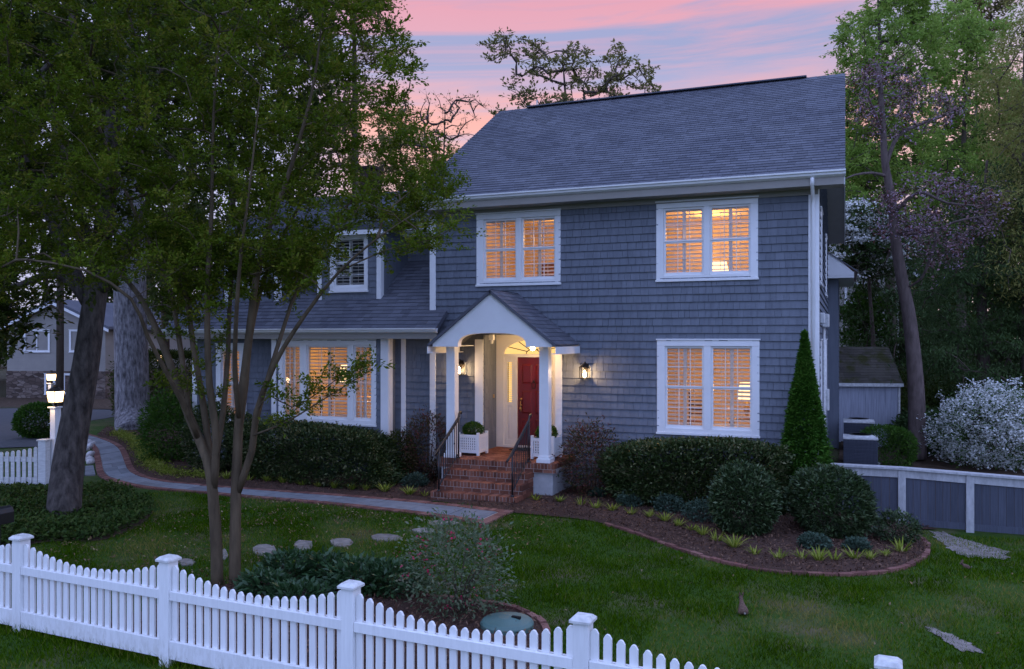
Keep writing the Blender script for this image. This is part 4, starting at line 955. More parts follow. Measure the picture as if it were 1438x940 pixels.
# pediment with an elliptical arch cut into it
N = 24; ac = (ax0 + ax1) / 2; arx = (ax1 - ax0) / 2; ah = az - pz
def roofz(x): return apx - (apx - pz - .10) * abs(x - pcx) / ((px1 - px0) / 2)
for (yy, flip) in ((PF, 0), (PF + PTK, 1)):
    def fa(vs):
        porch.add(vs, [(0, 1, 2, 3) if not flip else (3, 2, 1, 0)], .5)
    fa([(px0, yy, pz), (ax0, yy, pz), (ax0, yy, roofz(ax0)), (px0, yy, roofz(px0))]); fa([(ax1, yy, pz), (px1, yy, pz), (px1, yy, roofz(px1)), (ax1, yy, roofz(ax1))])
    for k in range(N):
        xs = []
        for a in (math.pi * k / N, math.pi * (k + 1) / N):
            cx_ = -math.cos(a); sgn = 1 if cx_ > 0 else -1; ex = sgn * abs(cx_) ** .7; ez = math.sin(a) ** .62; xs.append((ac + arx * ex, pz + ah * ez))
        (xa, za), (xb, zb) = xs
        if xa < pcx < xb: fa([(xa, yy, za), (xb, yy, zb), (xb, yy, roofz(xb)), (pcx, yy, apx)]); porch.add([(xa, yy, za), (pcx, yy, apx), (xa, yy, roofz(xa))], [(0, 1, 2)], .5)
        else: fa([(xa, yy, za), (xb, yy, zb), (xb, yy, roofz(xb)), (xa, yy, roofz(xa))])
        if not flip: porch.add([(xa, PF, za), (xb, PF, zb), (xb, PF + PTK, zb), (xa, PF + PTK, za)], [(3, 2, 1, 0)], .5)
porch.quad((px0, PF, pz), (px0, PF + PTK, pz), (ax0, PF + PTK, pz), (ax0, PF, pz)); porch.quad((ax1, PF, pz), (ax1, PF + PTK, pz), (px1, PF + PTK, pz), (px1, PF, pz))
for x in (px0, px1): porch.quad((x, PF, pz), (x, PF + PTK, pz), (x, PF + PTK, pz + .09), (x, PF, pz + .09))
for (xa, xb) in ((px0 + .001, px0 + .26), (px1 - .26, px1 - .001)): porch.box(xa, xb, PF + PTK + .001, -.026, pz, pz + .02)
porch.box(pcx - .84, pcx + .84, PF + PTK + .002, -.026, pz + .36, pz + .39)
pd = porch.build('pediment', M['white'], house)
for sgn in (-1, 1):
    xe = pcx + sgn * ((px1 - px0) / 2 + .10); ze = roofz(px1) - (apx - pz - .10) * .10 / ((px1 - px0) / 2); L = math.hypot(xe - pcx, apx + .05 - ze)
    v = Vector((pcx - xe, 0, apx + .05 - ze)) / L; n = Vector((sgn * v.z, 0, abs(v.x))); m = MB()
    O = Vector((xe, PF - .05, ze + .02)); W = -.022 - (PF - .05)
    shingles(m, O, (0, 1, 0), v, n, W, L, .135, .2, .32, .012, jit=.004)
    a, b = O, O + Vector((0, W, 0)); c, d = b + v * L, a + v * L; k = -n * .05; m.add([a, b, c, d, a + k, b + k, c + k, d + k], [(0, 1, 2, 3), (7, 6, 5, 4), (0, 4, 5, 1), (1, 5, 6, 2), (2, 6, 7, 3), (3, 7, 4, 0)], .5)
    m.build('porch_roof', M['roof'], house)
    fa_ = MB(); fa_.box(xe - .012, xe + .012, PF - .04, -.024, ze - .17, ze - .02); fa_.box(min(xe, pcx + sgn * (px1 - px0) / 2), max(xe, pcx + sgn * (px1 - px0) / 2), PF - .035, -.024, ze - .165, ze - .15); fa_.build('fascia', M['trim'], house)
# columns
PFY = -1.30
for (pa, pb) in ((626.5, 638.5), (757.5, 769.5)):
    x0, x1 = span(pa, pb, PFY); wdt = .20; xc = (x0 + x1) / 2; h = wdt / 2; yc = PFY + h
    c = MB(); c.box(xc - h, xc + h, yc - h, yc + h, FZ + .12, pz - .001); co_ = c.build('column', M['white'], house, bevel=.008)
    b = MB(); b.box(xc - h - .045, xc + h + .045, yc - h - .045, yc + h + .045, FZ + .002, FZ + .085); b.box(xc - h - .02, xc + h + .02, yc - h - .02, yc + h + .02, FZ + .085, FZ + .14); b.build('base', M['white'], co_, bevel=.006)
colx = [sum(span(a, b, PFY)) / 2 for a, b in ((626.5, 638.5), (757.5, 769.5))]
PX0, PX1 = colx[0] - .25, colx[1] + .27; PE = PFY - .12
# porch slab: stucco piers, brick rim, brick floor
s = MB(); s.box(PX0 + .06, PX1 - .06, PE + .06, -.03, -.1, FZ - .19); s.build('porch_base', M['stucco'], house, bevel=.01)
fl = MB(); fm = MB(); fm.box(PX0 + .006, PX1 - .006, PE + .006, -.028, FZ - .189, FZ - .005); fm.box(RX0, RX1, -.027, YD, FZ - .1, FZ - .008)
def rowlock(mb, xa, xb, y, z0, z1, dy=.20, step=.072):
    n = int((xb - xa) / step); st = (xb - xa) / n
    for i in range(n): mb.box(xa + i * st + .0055, xa + (i + 1) * st - .0055, y + random.uniform(-.002, .002), y + dy, z0, z1 + random.uniform(-.002, .002))
def stretcher(mb, xa, xb, y, z0, z1, dy=.1):
    x = xa - random.uniform(0, .2)
    while x < xb:
        a, b = max(xa, x + .005), min(xb, x + .2 - .005); x += .2
        if b - a > .01: mb.box(a, b, y, y + dy, z0, z1)
def side_bricks(mb, x, ya, yb, z0, z1, roll):
    y = ya
    while y < yb - .01:
        e = min(yb, y + (.072 if roll else .2)); mb.box(x - .03, x + random.uniform(-.001, .002), y + .004, e - .004, z0, z1); y = e
rowlock(fl, PX0, PX1, PE, FZ - .105, FZ); stretcher(fl, PX0 + .003, PX1 - .003, PE + .002, FZ - .18, FZ - .115)
side_bricks(fl, PX1, PE + .205, -.03, FZ - .105, FZ, True); side_bricks(fl, PX1 - .008, PE + .12, -.03, FZ - .18, FZ - .115, False)
y = PE + .205; row = 0
while y < YD - .06:
    x = (PX0 if y < -.03 else RX0) - (.1 if row % 2 else 0); xe = PX1 - .04 if y < -.03 else RX1
    while x < xe: fl.box(max(x + .004, PX0 if y < -.03 else RX0), min(x + .196, xe), y + .004, y + .096, FZ - .05, FZ - .001 + random.uniform(-.002, .002)); x += .2
    y += .1; row += 1
fm.build('porch_floor', M['mortar'], house); fl.build('porch_brick', M['brick'], house)
# steps
SX0, SX1 = colx[0] + .05, colx[1] - .18; TR = .30
st = MB(); mo = MB()
for k in range(3):
    zt = FZ - .18 * (k + 1); yf = PE - TR * (k + 1); e = 0
    mo.box(SX0 + .014 - e, SX1 - .014, yf + .005, PE + .005 - TR * 0, zt - .18 if k < 2 else -.06, zt - .005)
    rowlock(st, SX0, SX1, yf, zt - .105, zt, TR + .06); stretcher(st, SX0 + .002, SX1 - .002, yf + .001, zt - .178, zt - .115)
    for (xx, sg_) in ((SX1, 1),): side_bricks(st, SX1, yf + .01, PE, zt - .178, zt - .115, False); side_bricks(st, SX1 + .003, yf + TR + .06, PE, zt - .105, zt, False)
so_ = st.build('steps', M['brick'], house); mo.build('step_mortar', M['mortar'], so_)
# iron handrails
for xh in (SX0 + .15, SX1 - .13):
    nb = 9; ya, yb = PE - TR * 2.72, PE + .10; za, zb = FZ - .54, FZ
    h = MB(); pr = []
    for (yy, zz_) in ((ya, za), (yb, zb)): h.tube([(xh, yy, zz_), (xh, yy, zz_ + .86)], .020, 6); h.lathe([(.04, zz_ + .002), (.04, zz_ + .02), (.018, zz_ + .035), (.016, zz_ + .06)], xh, yy, 10)
    tp = [(xh, ya - .28, za + .72), (xh, ya - .18, za + .76), (xh, ya, za + .86), (xh, yb, zb + .86), (xh, yb + .03, zb + .94), (xh, yb + .09, zb + .97), (xh, yb + .13, zb + .93)]
    t2 = [Vector(p) for p in tp]; h.tube([p + Vector((0, 0, .0)) for p in t2], .024, 6); h.tube([(xh, ya, za + .10), (xh, yb, zb + .10)], .014, 6); h.tube([(xh, ya, za + .80), (xh, yb, zb + .80)], .012, 6)
    ho = h.build('handrail', M['iron'], house, smooth=True); b = MB()
    for i in range(1, nb):
        t_ = i / nb; yy = ya + (yb - ya) * t_; zz_ = za + (zb - za) * t_; b.tube([(xh, yy, zz_ + .10), (xh, yy, zz_ + .85)], .0105, 5)
        if i == nb - 2: b.lathe([(.008, zz_ + .42), (.02, zz_ + .45), (.008, zz_ + .48)], xh, yy, 8)
    b.build('baluster', M['iron'], ho)
mat_ = MB(); mat_.box(dc - .38, dc + .38, YD - .55, YD - .10, FZ + .003, FZ + .02); tag(mat_.build('doormat', M['dark'], None, bevel=.004), 'dark doormat on the brick porch floor before the red door', 'doormat')
# ------------------------------------------------------------------ lit rooms behind the windows
def room(x0, x1, z0, z1, y0, dep, watts, lx=.5, ly=.5, lz=.82, col=(1, .53, .19)):
    m = MB(); y1 = y0 + dep
    m.quad((x0, y1, z0), (x1, y1, z0), (x1, y1, z1), (x0, y1, z1)); m.quad((x0, y0, z0), (x0, y1, z0), (x0, y1, z1), (x0, y0, z1)); m.quad((x1, y1, z0), (x1, y0, z0), (x1, y0, z1), (x1, y1, z1))
    m.quad((x0, y0, z0), (x1, y0, z0), (x1, y1, z0), (x0, y1, z0)); m.quad((x0, y1, z1), (x1, y1, z1), (x1, y0, z1), (x0, y0, z1))
    r = m.build('room', M['room'], house); lamp('room_light', (x0 + (x1 - x0) * lx, y0 + dep * ly, z0 + (z1 - z0) * lz), col, watts, .12, r); return y1
def table_lamp(x, y, z, label, h=.62, r=.19, watts=12):
    t = thing('table_lamp', label, 'lamp', (x, y, z)); b = MB(); b.lathe([(.07, z), (.075, z + .02), (.03, z + .05), (.06, z + .14), (.07, z + .2), (.03, z + .29), (.012, z + .32), (.012, z + .40)], x, y, 14); b.build('base', M['brass'], t, smooth=True)
    s = MB(); s.lathe([(r, z + .36), (r * .72, z + h)], x, y, 20); s.build('lamp_shade', M['shade'], t, smooth=True)
def furniture(name, label, cat, x, y, z, w, d, h, legs=True, back=False):
    t = thing(name, label, cat, (x, y, z)); a = MB(); a.box(x - w/2, x + w/2, y - d/2, y + d/2, z + h - .05, z + h); a.build('tabletop' if not back else 'seat', M['wood'], t, bevel=.01)
    for i in (-1, 1):
        for j in (-1, 1): l = MB(); l.box(x + i*(w/2-.04)-.025, x + i*(w/2-.04)+.025, y + j*(d/2-.04)-.025, y + j*(d/2-.04)+.025, z, z + h - .051); l.build('leg', M['wood'], t)
    if back:
        b = MB()
        for i in (-1, 1): b.box(x + i*(w/2-.03)-.02, x + i*(w/2-.03)+.02, y + d/2-.04, y + d/2, z + h + .001, z + h + .6)
        for k in range(5): b.box(x - w/2 + .05, x + w/2 - .05, y + d/2-.03, y + d/2-.01, z + h + .1 + k*.1, z + h + .14 + k*.1)
        b.build('backrest', M['wood'], t)
F2 = 3.62
room(-8.2, -4.6, F2, 6.1, .16, 3.4, 52, .62, .45); room(-4.2, -.75, F2, 6.1, .16, 3.4, 50, .4, .6); room(-4.2, -.75, FZ, 3.4, .16, 3.6, 48, .52, .35, .55)
room(-13.3, -9.3, FZ, 3.35, .2, 3.6, 46, .45, .4, .6); room(-15.7, -13.4, FZ, 3.35, .2, 3.2, 22, .6, .5)
table_lamp(-1.95, 1.15, 1.55, 'glowing table lamp behind the shutters of the lower right window', .75, .2); furniture('side_table', 'small wooden table under the lamp in the lower right window', 'table', -1.95, 1.15, FZ, .7, .55, .83)
table_lamp(-2.55, 1.4, 4.33, 'glowing table lamp low behind the upper right window', .6, .2); furniture('dresser', 'dark wooden dresser with a lamp behind the upper right window', 'dresser', -2.4, 1.4, F2, 1.2, .5, .71)
table_lamp(-12.0, 1.3, 1.75, 'glowing table lamp in the middle pane of the bay window', .8, .24); furniture('sideboard', 'wooden sideboard under the lamp inside the bay window', 'sideboard', -11.7, 1.3, FZ, 2.0, .5, 1.03)
furniture('chair', 'slatted dark wooden chair behind the lower right window', 'chair', -2.95, 1.0, FZ, .5, .5, .75, back=True)
for (x, z, y, a, b, lab) in ((-7.2, 4.75, 3.545, .35, .45, 'dark picture frame seen through the left half of the upper left window'), (-10.3, 2.0, 3.785, .5, .7, 'dark framed picture seen through the right pane of the bay window'), (-1.4, 2.2, 3.745, .4, .5, 'framed picture on the wall behind the lower right window')):
    p = MB(); p.box(x - a, x + a, y - .03, y - .001, z - b, z + b); tag(p.build('picture_frame', M['wood'], None, bevel=.01), lab, 'picture')
# ------------------------------------------------------------------ lanterns, planters and fittings on the porch
def wall_lantern(x, y, z, label):
    t = thing('wall_lantern', label, 'lantern', (x, y, z)); b = MB(); b.box(x - .05, x + .05, y - .02, y, z - .02, z + .17); b.tube([(x, y - .02, z + .12), (x, y - .09, z + .20), (x, y - .14, z + .17)], .011, 6); b.build('bracket', M['bronze'], t)
    c = MB(); yc = y - .14; s = .085
    for i in (-1, 1):
        for j in (-1, 1): c.box(x + i*s - .007, x + i*s + .007, yc + j*s - .007, yc + j*s + .007, z - .14, z + .09)
    for zz_ in (-.145, .085): c.box(x - s - .015, x + s + .015, yc - s - .015, yc + s + .015, z + zz_, z + zz_ + .016)
    c.lathe([(.115, z + .102), (.05, z + .15), (.015, z + .165), (.012, z + .20), (0, z + .205)], x, yc, 4); c.build('cage', M['bronze'], t)
    g = MB(); g.lathe([(.022, z - .12), (.032, z - .06), (.022, z + .0), (.004, z + .03)], x, yc, 12); g.build('bulb', M['bulb'], t, smooth=True); lamp('lantern_light', (x, yc - .02, z - .03), (1, .62, .28), 26, .04, t)
def atp(px, py, Yp): p = PY(px, py, Yp); return p.x, p.z
xa, za = atp(821, 522, -.16); wall_lantern(xa, -.022, za, 'lit brass lantern on the shingles right of the porch')
xa, za = atp(645, 517, -.16); wall_lantern(xa, -.022, za, 'lit wall lantern half hidden behind the left porch column')
xp, zp = atp(748, 489, -.35); t = thing('porch_light', 'bright bare bulb porch light hanging under the pediment ceiling', 'light', (xp, -.35, zp)); b = MB(); b.tube([(xp, -.35, pz + .359), (xp, -.35, zp + .06)], .012, 6); b.lathe([(.06, pz + .335), (.06, pz + .359)], xp, -.35, 12); b.build('stem', M['brass'], t)
g = MB(); g.lathe([(.002, zp - .06), (.042, zp - .035), (.052, zp), (.035, zp + .035), (.02, zp + .06)], xp, -.35, 14); g.build('bulb', M['bulb'], t, smooth=True); lamp('porch_bulb_light', (xp, -.46, zp - .02), (1, .62, .30), 26, .06, t)
lamp('porch_recess_light', (xp, -.05, zp - .08), (1, .62, .30), 16, .06, t)
cm = MB(); cx_, cz_ = atp(691, 474, -.1); cm.box(cx_ - .05, cx_ + .05, -.16, -.06, cz_ - .06, cz_ + .06); cm.lathe([(.03, cz_ - .14), (.03, cz_ - .06)], cx_, -.11, 10); tag(cm.build('motion_sensor', M['cap']), 'small white sensor under the porch ceiling above the arch', 'sensor')
def planter(x, y, label, plabel):
    s = .23; h = .44; z0 = FZ + .003; t = thing('planter_box', label, 'planter', (x, y, z0)); w_ = MB()
    for i in (-1, 1):
        for j in (-1, 1): w_.box(x + i*s - .028, x + i*s + .028, y + j*s - .028, y + j*s + .028, z0, z0 + h + .05)
    for j in (-1, 1):
        for (za_, zb_) in ((z0 + .05, z0 + .12), (z0 + h - .05, z0 + h)):
            w_.box(x - s + .029, x + s - .029, y + j*s - .018, y + j*s + .018, za_, zb_); w_.box(x + j*s - .018, x + j*s + .018, y - s + .029, y + s - .029, za_, zb_)
        for k in range(8):
            c0 = -s + .03 + (2*s - .06) * (k + .5) / 8
            w_.box(x + c0 - .014, x + c0 + .014, y + j*s - .012, y + j*s + .012, z0 + .121, z0 + h - .051); w_.box(x + j*s - .012, x + j*s + .012, y + c0 - .014, y + c0 + .014, z0 + .121, z0 + h - .051)
        for k in range(5):
            zz_ = z0 + .15 + k * .055; w_.box(x - s + .03, x + s - .03, y + j*s - .009, y + j*s + .009, zz_, zz_ + .02); w_.box(x + j*s - .009, x + j*s + .009, y - s + .03, y + s - .03, zz_, zz_ + .02)
    w_.build('lattice_frame', M['white'], t); n_ = MB(); n_.box(x - s + .03, x + s - .03, y - s + .03, y + s - .03, z0 + .04, z0 + h - .04); n_.build('liner', M['dark'], t)
    shrub('boxwood', plabel, (x, y, z0 + h - .06), (.20, .20, .15), M['lf_box'], 2600, .035, .6, cat='plant', seed=3)
xa, _ = atp(664, 640, -.62); planter(xa, -.62, 'white lattice planter box beside the left porch column', 'round clipped boxwood in the planter by the left porch column')
xa, _ = atp(766, 640, -.62); planter(xa + .02, -.62, 'white lattice planter box half hidden behind the right porch column', 'boxwood in the planter behind the right porch column')
# meters, pipes and conduit on the gable wall
for (y0, z0, w_, h_, d_, lab, nm) in ((3.0, 3.5, .3, .3, .15, 'white utility box high on the gable wall beside the conduits', 'utility_box'), (3.6, 1.55, .25, .5, .14, 'grey meter box low on the gable wall', 'meter_box'), (1.0, 3.55, .22, .22, .1, 'small white box on the gable wall above the side window', 'junction_box')):
    p = MB(); p.box(XR + .023, XR + .023 + d_, y0, y0 + w_, z0, z0 + h_); tag(p.build(nm, M['cap'], None, bevel=.02), lab, 'utility box')
for k, (y0, z1) in enumerate(((3.1, 3.49), (3.25, 3.49), (4.2, 3.2))):
    p = MB(); p.tube([(XR + .06, y0, -.15), (XR + .06, y0, z1)], .028, 8); tag(p.build('conduit', M['cap'], None, smooth=True), ['white conduit on the gable wall, nearest the street', 'white conduit beside the one nearest the street', 'white conduit farthest along the gable wall'][k], 'pipe')
# ------------------------------------------------------------------ shrubs and borders by the house
def gz(px, py): p = G(px, py); return p
def ppm(p): return FL / ((p - CAM).dot(FW))
def bush(name, label, px0, px1, py0, py1, mat, n, size, asp=.5, depth=1.0, square=2.0, **k):
    """a shrub that fills a measured span: base at py1"""
    b = G((px0 + px1) / 2, py1 - 6); s = ppm(b); hw = (px1 - px0) / 2 / s; h = (py1 - py0) / s * .97
    b = b + Vector((0, hw * .25, 0)); b.z = float(hz(b.x, b.y))
    return shrub(name, label, b, (hw, hw * depth, h / 2), mat, n, size, asp, square, **k)
bush('round_shrub', 'dense round laurel at the middle of the curved bed', 1000, 1087, 664, 760, M['lf_laurel'], 9000, .075, .38, seed=2)
bush('round_shrub', 'broad round laurel in front of the grey board fence', 1110, 1220, 664, 762, M['lf_laurel'], 11000, .078, .38, seed=5)
def hedge(name, label, a, b, d, h, mat, n, size, seed, **k):
    a, b = Vector(a), Vector(b); c = (a + b) / 2; L = (b - a).length / 2
    return shrub(name, label, (c.x, c.y, float(hz(c.x, c.y))), (L, d, h / 2), mat, n, size, .45, 4.2, seed=seed, inner=.8, lump=60, jag=.05, **k)
h0, h1 = PY(858, 640, -1.05), PY(1086, 640, -.95); hedge('hedge', 'long clipped dark hedge under the right ground floor window', (h0.x, -1.05, 0), (h1.x, -.9, 0), .75, 1.14, M['lf_hedge'], 46000, .072, 8)
h0, h1 = PY(352, 640, -1.3), PY(532, 640, -1.3); hedge('hedge', 'clipped dark hedge under the bay window', (h0.x, -1.25, 0), (h1.x, -1.25, 0), .7, 1.16, M['lf_hedge'], 40000, .072, 9)
ap = PY(1130, 470, -.62); shrub('arborvitae', 'tall narrow cone shaped arborvitae at the right corner of the house', (ap.x, -.62, -.05), (.52, .46, (ap.z + .05) / 2), M['lf_arbor'], 34000, .075, .4, cone=1.15, inner=.72, seed=11, cat='conifer', out=.7)
bush('nandina', 'reddish feathery nandina right of the porch steps', 790, 862, 603, 705, M['lf_nandina'], 4200, .075, .32, seed=13, inner=.35, jag=.16, lump=24)
bush('nandina', 'green and red nandina left of the porch steps', 562, 634, 592, 684, M['lf_nandina'], 4600, .075, .32, seed=14, inner=.35, jag=.14, lump=24)
bush('shrub', 'small dark green shrub between the bay hedge and the left nandina', 530, 578, 612, 682, M['lf_holly'], 3000, .06, .45, seed=15, inner=.5)
bush('shrub', 'loose bright green shrub at the bend of the bluestone path', 196, 268, 560, 656, M['lf_box'], 5200, .09, .5, seed=16, inner=.4, jag=.15, lump=24)
bush('shrub', 'dark bronze green shrub behind the crape myrtle stems', 250, 330, 570, 672, M['lf_hedge'], 6000, .08, .45, seed=17, inner=.5)
bush('shrub', 'dark shrub between the bronze shrub and the bay hedge', 312, 362, 586, 672, M['lf_hedge'], 4600, .07, .45, seed=18, inner=.55)
bush('boxwood', 'round clipped boxwood behind the left picket fence by the lamp post', 20, 78, 572, 622, M['lf_box'], 7000, .09, .5, seed=19, inner=.8)
bush('boxwood', 'clipped boxwood mound in front of the air conditioners', 1205, 1281, 606, 664, M['lf_box'], 7000, .06, .5, seed=20, inner=.8, square=2.8)
a0, a1 = G(128, 596), G(286, 596); shrub('hedge', 'tall dark hedge at the end of the bluestone path behind the trunks', ((a0 + a1) / 2 + Vector((0, 1.5, 0))), ((a1 - a0).length / 2, 1.2, 1.35), M['lf_holly'], 22000, .11, .5, 4.5, seed=21, inner=.8, lump=40)
b = G(1412, 664); b.y += 1.0; b.z = float(hz(b.x, b.y)); shrub('spirea', 'wide arching spirea covered in white blossom at the right edge', b, (1.32, 1.3, .98), M['lf_box'], 9000, .08, .4, 2.2, seed=23, inner=.5, jag=.14, lump=34, extra=[('blossom', 1.9, .060, .9, M['fl_white'], 16)])
b = G(630, 872); shrub('azalea', 'loose azalea with magenta flowers behind the picket fence', b + Vector((0, .25, 0)), (.60, .42, .56), M['lf_azalea'], 3800, .055, .45, 2.0, seed=24, inner=.1, jag=.18, lump=26, up=.3, extra=[('blossom', .045, .04, .8, M['fl_pink'], 7)])
b = G(655, 800); 
for (px, py, hh, lab) in ((712, 0, 0, ''),): pass
for i, (px, py, w_, h_, lab) in enumerate([(365, 838, .33, .20, 'low glossy evergreen at the foot of the myrtle trunks'), (400, 820, .36, .30, 'upright glossy evergreen between the myrtle and the edging bricks'), (452, 822, .32, .32, 'dark glossy evergreen left of the picket post with the third cap'),
        (500, 836, .42, .34, 'broad glossy evergreen behind the middle picket post'), (545, 838, .40, .33, 'glossy evergreen touching the left side of the flowering azalea'), (410, 850, .40, .16, 'lowest glossy evergreen just above the picket tips')]):
    p = G(px, py); shrub('evergreen', lab, p + Vector((0, .1, 0)), (w_, w_ * .7, h_ / 2 + .02), M['lf_broad'], 900, .105, .36, 2, seed=30 + i, inner=.3, out=.9, jag=.12, group=None)
p = G(1258, 766); shrub('shrub', 'small loose dark shrub at the right tip of the curved bed', p, (.32, .3, .27), M['lf_laurel'], 1500, .07, .4, seed=37, inner=.4, jag=.15)
p = G(1222, 752); shrub('shrub', 'low dull green clump between the broad laurel and the small dark shrub', p, (.28, .25, .15), M['lf_azalea'], 700, .06, .4, seed=38, inner=.3)
# catmint mounds, each of them a thing
for i, (px, py, w_, lab) in enumerate([(1143, 777, 38, 'grey green catmint mound in front of the broad laurel'), (1203, 780, 32, 'grey green catmint mound right of the broad laurel foot'), (985, 738, 50, 'grey green catmint mound left of the round laurel'), (938, 724, 40, 'grey green catmint mound at the foot of the long hedge'),
        (883, 716, 30, 'grey green catmint mound between the nandina and the long hedge'), (838, 702, 20, 'tiny grey green mound under the right nandina'), (579, 688, 32, 'grey green catmint mound nearest the steps on their left'), (527, 681, 36, 'grey green catmint mound left of the one nearest the steps'),
        (453, 676, 26, 'small grey green mound under the middle of the bay hedge'), (411, 672, 22, 'smaller grey green mound under the bay hedge'), (372, 669, 24, 'leftmost grey green mound under the bay hedge')]):
    p = G(px, py); s = w_ / ppm(p) / 2; shrub('catmint', lab, p + Vector((0, s * .5, 0)), (s, s * .9, s * .62), M['lf_grey'], 1300, .055, .5, seed=50 + i, inner=.3, jag=.12, group='grey green mounds along the foundation beds', cat='perennial')
# lime clumps along the bed edges
pr1, pr2 = strap_clump('lime_clump', 46, .24, .02, M['lf_lime'], 3), strap_clump('lime_clump', 30, .20, .018, M['lf_lime'], 4, 1.1)
lime = [(753, 707), (786, 709), (816, 714), (837, 718), (860, 722), (886, 727), (912, 731), (934, 737), (953, 744), (972, 750), (987, 757), (1006, 765), (1031, 774), (1060, 784), (1093, 790), (1126, 790), (1150, 793), (1172, 792), (1200, 790), (1222, 791), (1243, 786), (1266, 780)]
ordn = ['first', 'second', 'third', 'fourth', 'fifth', 'sixth', 'seventh', 'eighth', 'ninth', 'tenth', 'eleventh', 'twelfth', 'thirteenth', 'fourteenth', 'fifteenth', 'sixteenth', 'seventeenth', 'eighteenth', 'nineteenth', 'twentieth', 'twenty first', 'twenty second', 'twenty third', 'twenty fourth']
left = [(597, 700), (575, 698), (540, 694), (514, 692), (494, 691), (470, 689), (447, 687), (424, 685), (398, 682), (376, 680), (350, 678), (318, 676), (296, 674)]
used = {}
def put_clump(px, py, s, label, group):
    src = random.choice((pr1, pr2)); o = src.copy() if src.name in used else src
    if src.name in used: C.objects.link(o)
    used[src.name] = 1
    p = G(px, py); o.location = (p.x, p.y, p.z + .05); o.rotation_euler = (0, 0, random.uniform(0, 6.28)); s *= 1.25; o.scale = (s, s, s * random.uniform(.65, .95)); tag(o, label, 'perennial', group)
big = {16: .95, 18: 1.0, 21: 1.2, 12: 1.05, 11: .9, 2: .85, 3: .9}
for i, (px, py) in enumerate(lime): put_clump(px, py, big.get(i, random.uniform(.55, .85)), f'{ordn[i]} small lime green clump from the porch steps along the curved right bed', 'lime clumps along the curved right bed')
for i, (px, py) in enumerate(left): put_clump(px, py, random.uniform(.7, 1.0), f'{ordn[i]} small lime green clump left of the porch steps above the path', 'lime clumps along the path bed')
lb = resample(smooth(gp([(292, 675), (250, 671), (222, 664), (206, 650), (196, 634), (180, 620), (160, 612)])), step=.28)
mv = []; mr = []
for q in lb:
    for k in range(3):
        mv.append((q[0] + rng.normal() * .08, q[1] + rng.normal() * .08 + .1, .05)); 
pos = (np.array(mv)[:, None, :] + rng.normal(size=(len(mv), 90, 3)) * np.array([.10, .10, .06])).reshape(-1, 3); pos[:, 2] = np.abs(pos[:, 2]) + .03
tag(leaves('ground_cover', pos, .08, .25, M['lf_lime'], None, .2), kind='stuff')
xs, ys = [p[0] for p in cov_poly], [p[1] for p in cov_poly]; x, y = rng.uniform(min(xs), max(xs), 30000), rng.uniform(min(ys), max(ys), 30000); k = inpoly(x, y, cov_poly); x, y = x[k], y[k]
hgt_ = .10 + .13 * (np.sin(x * 2.1) * np.sin(y * 2.7) + 1) / 2
tag(leaves('ground_cover', np.stack([x, y, hgt_ * rng.random(len(x)) ** .5], 1), .085, .5, M['lf_cover'], None, .4), kind='stuff')
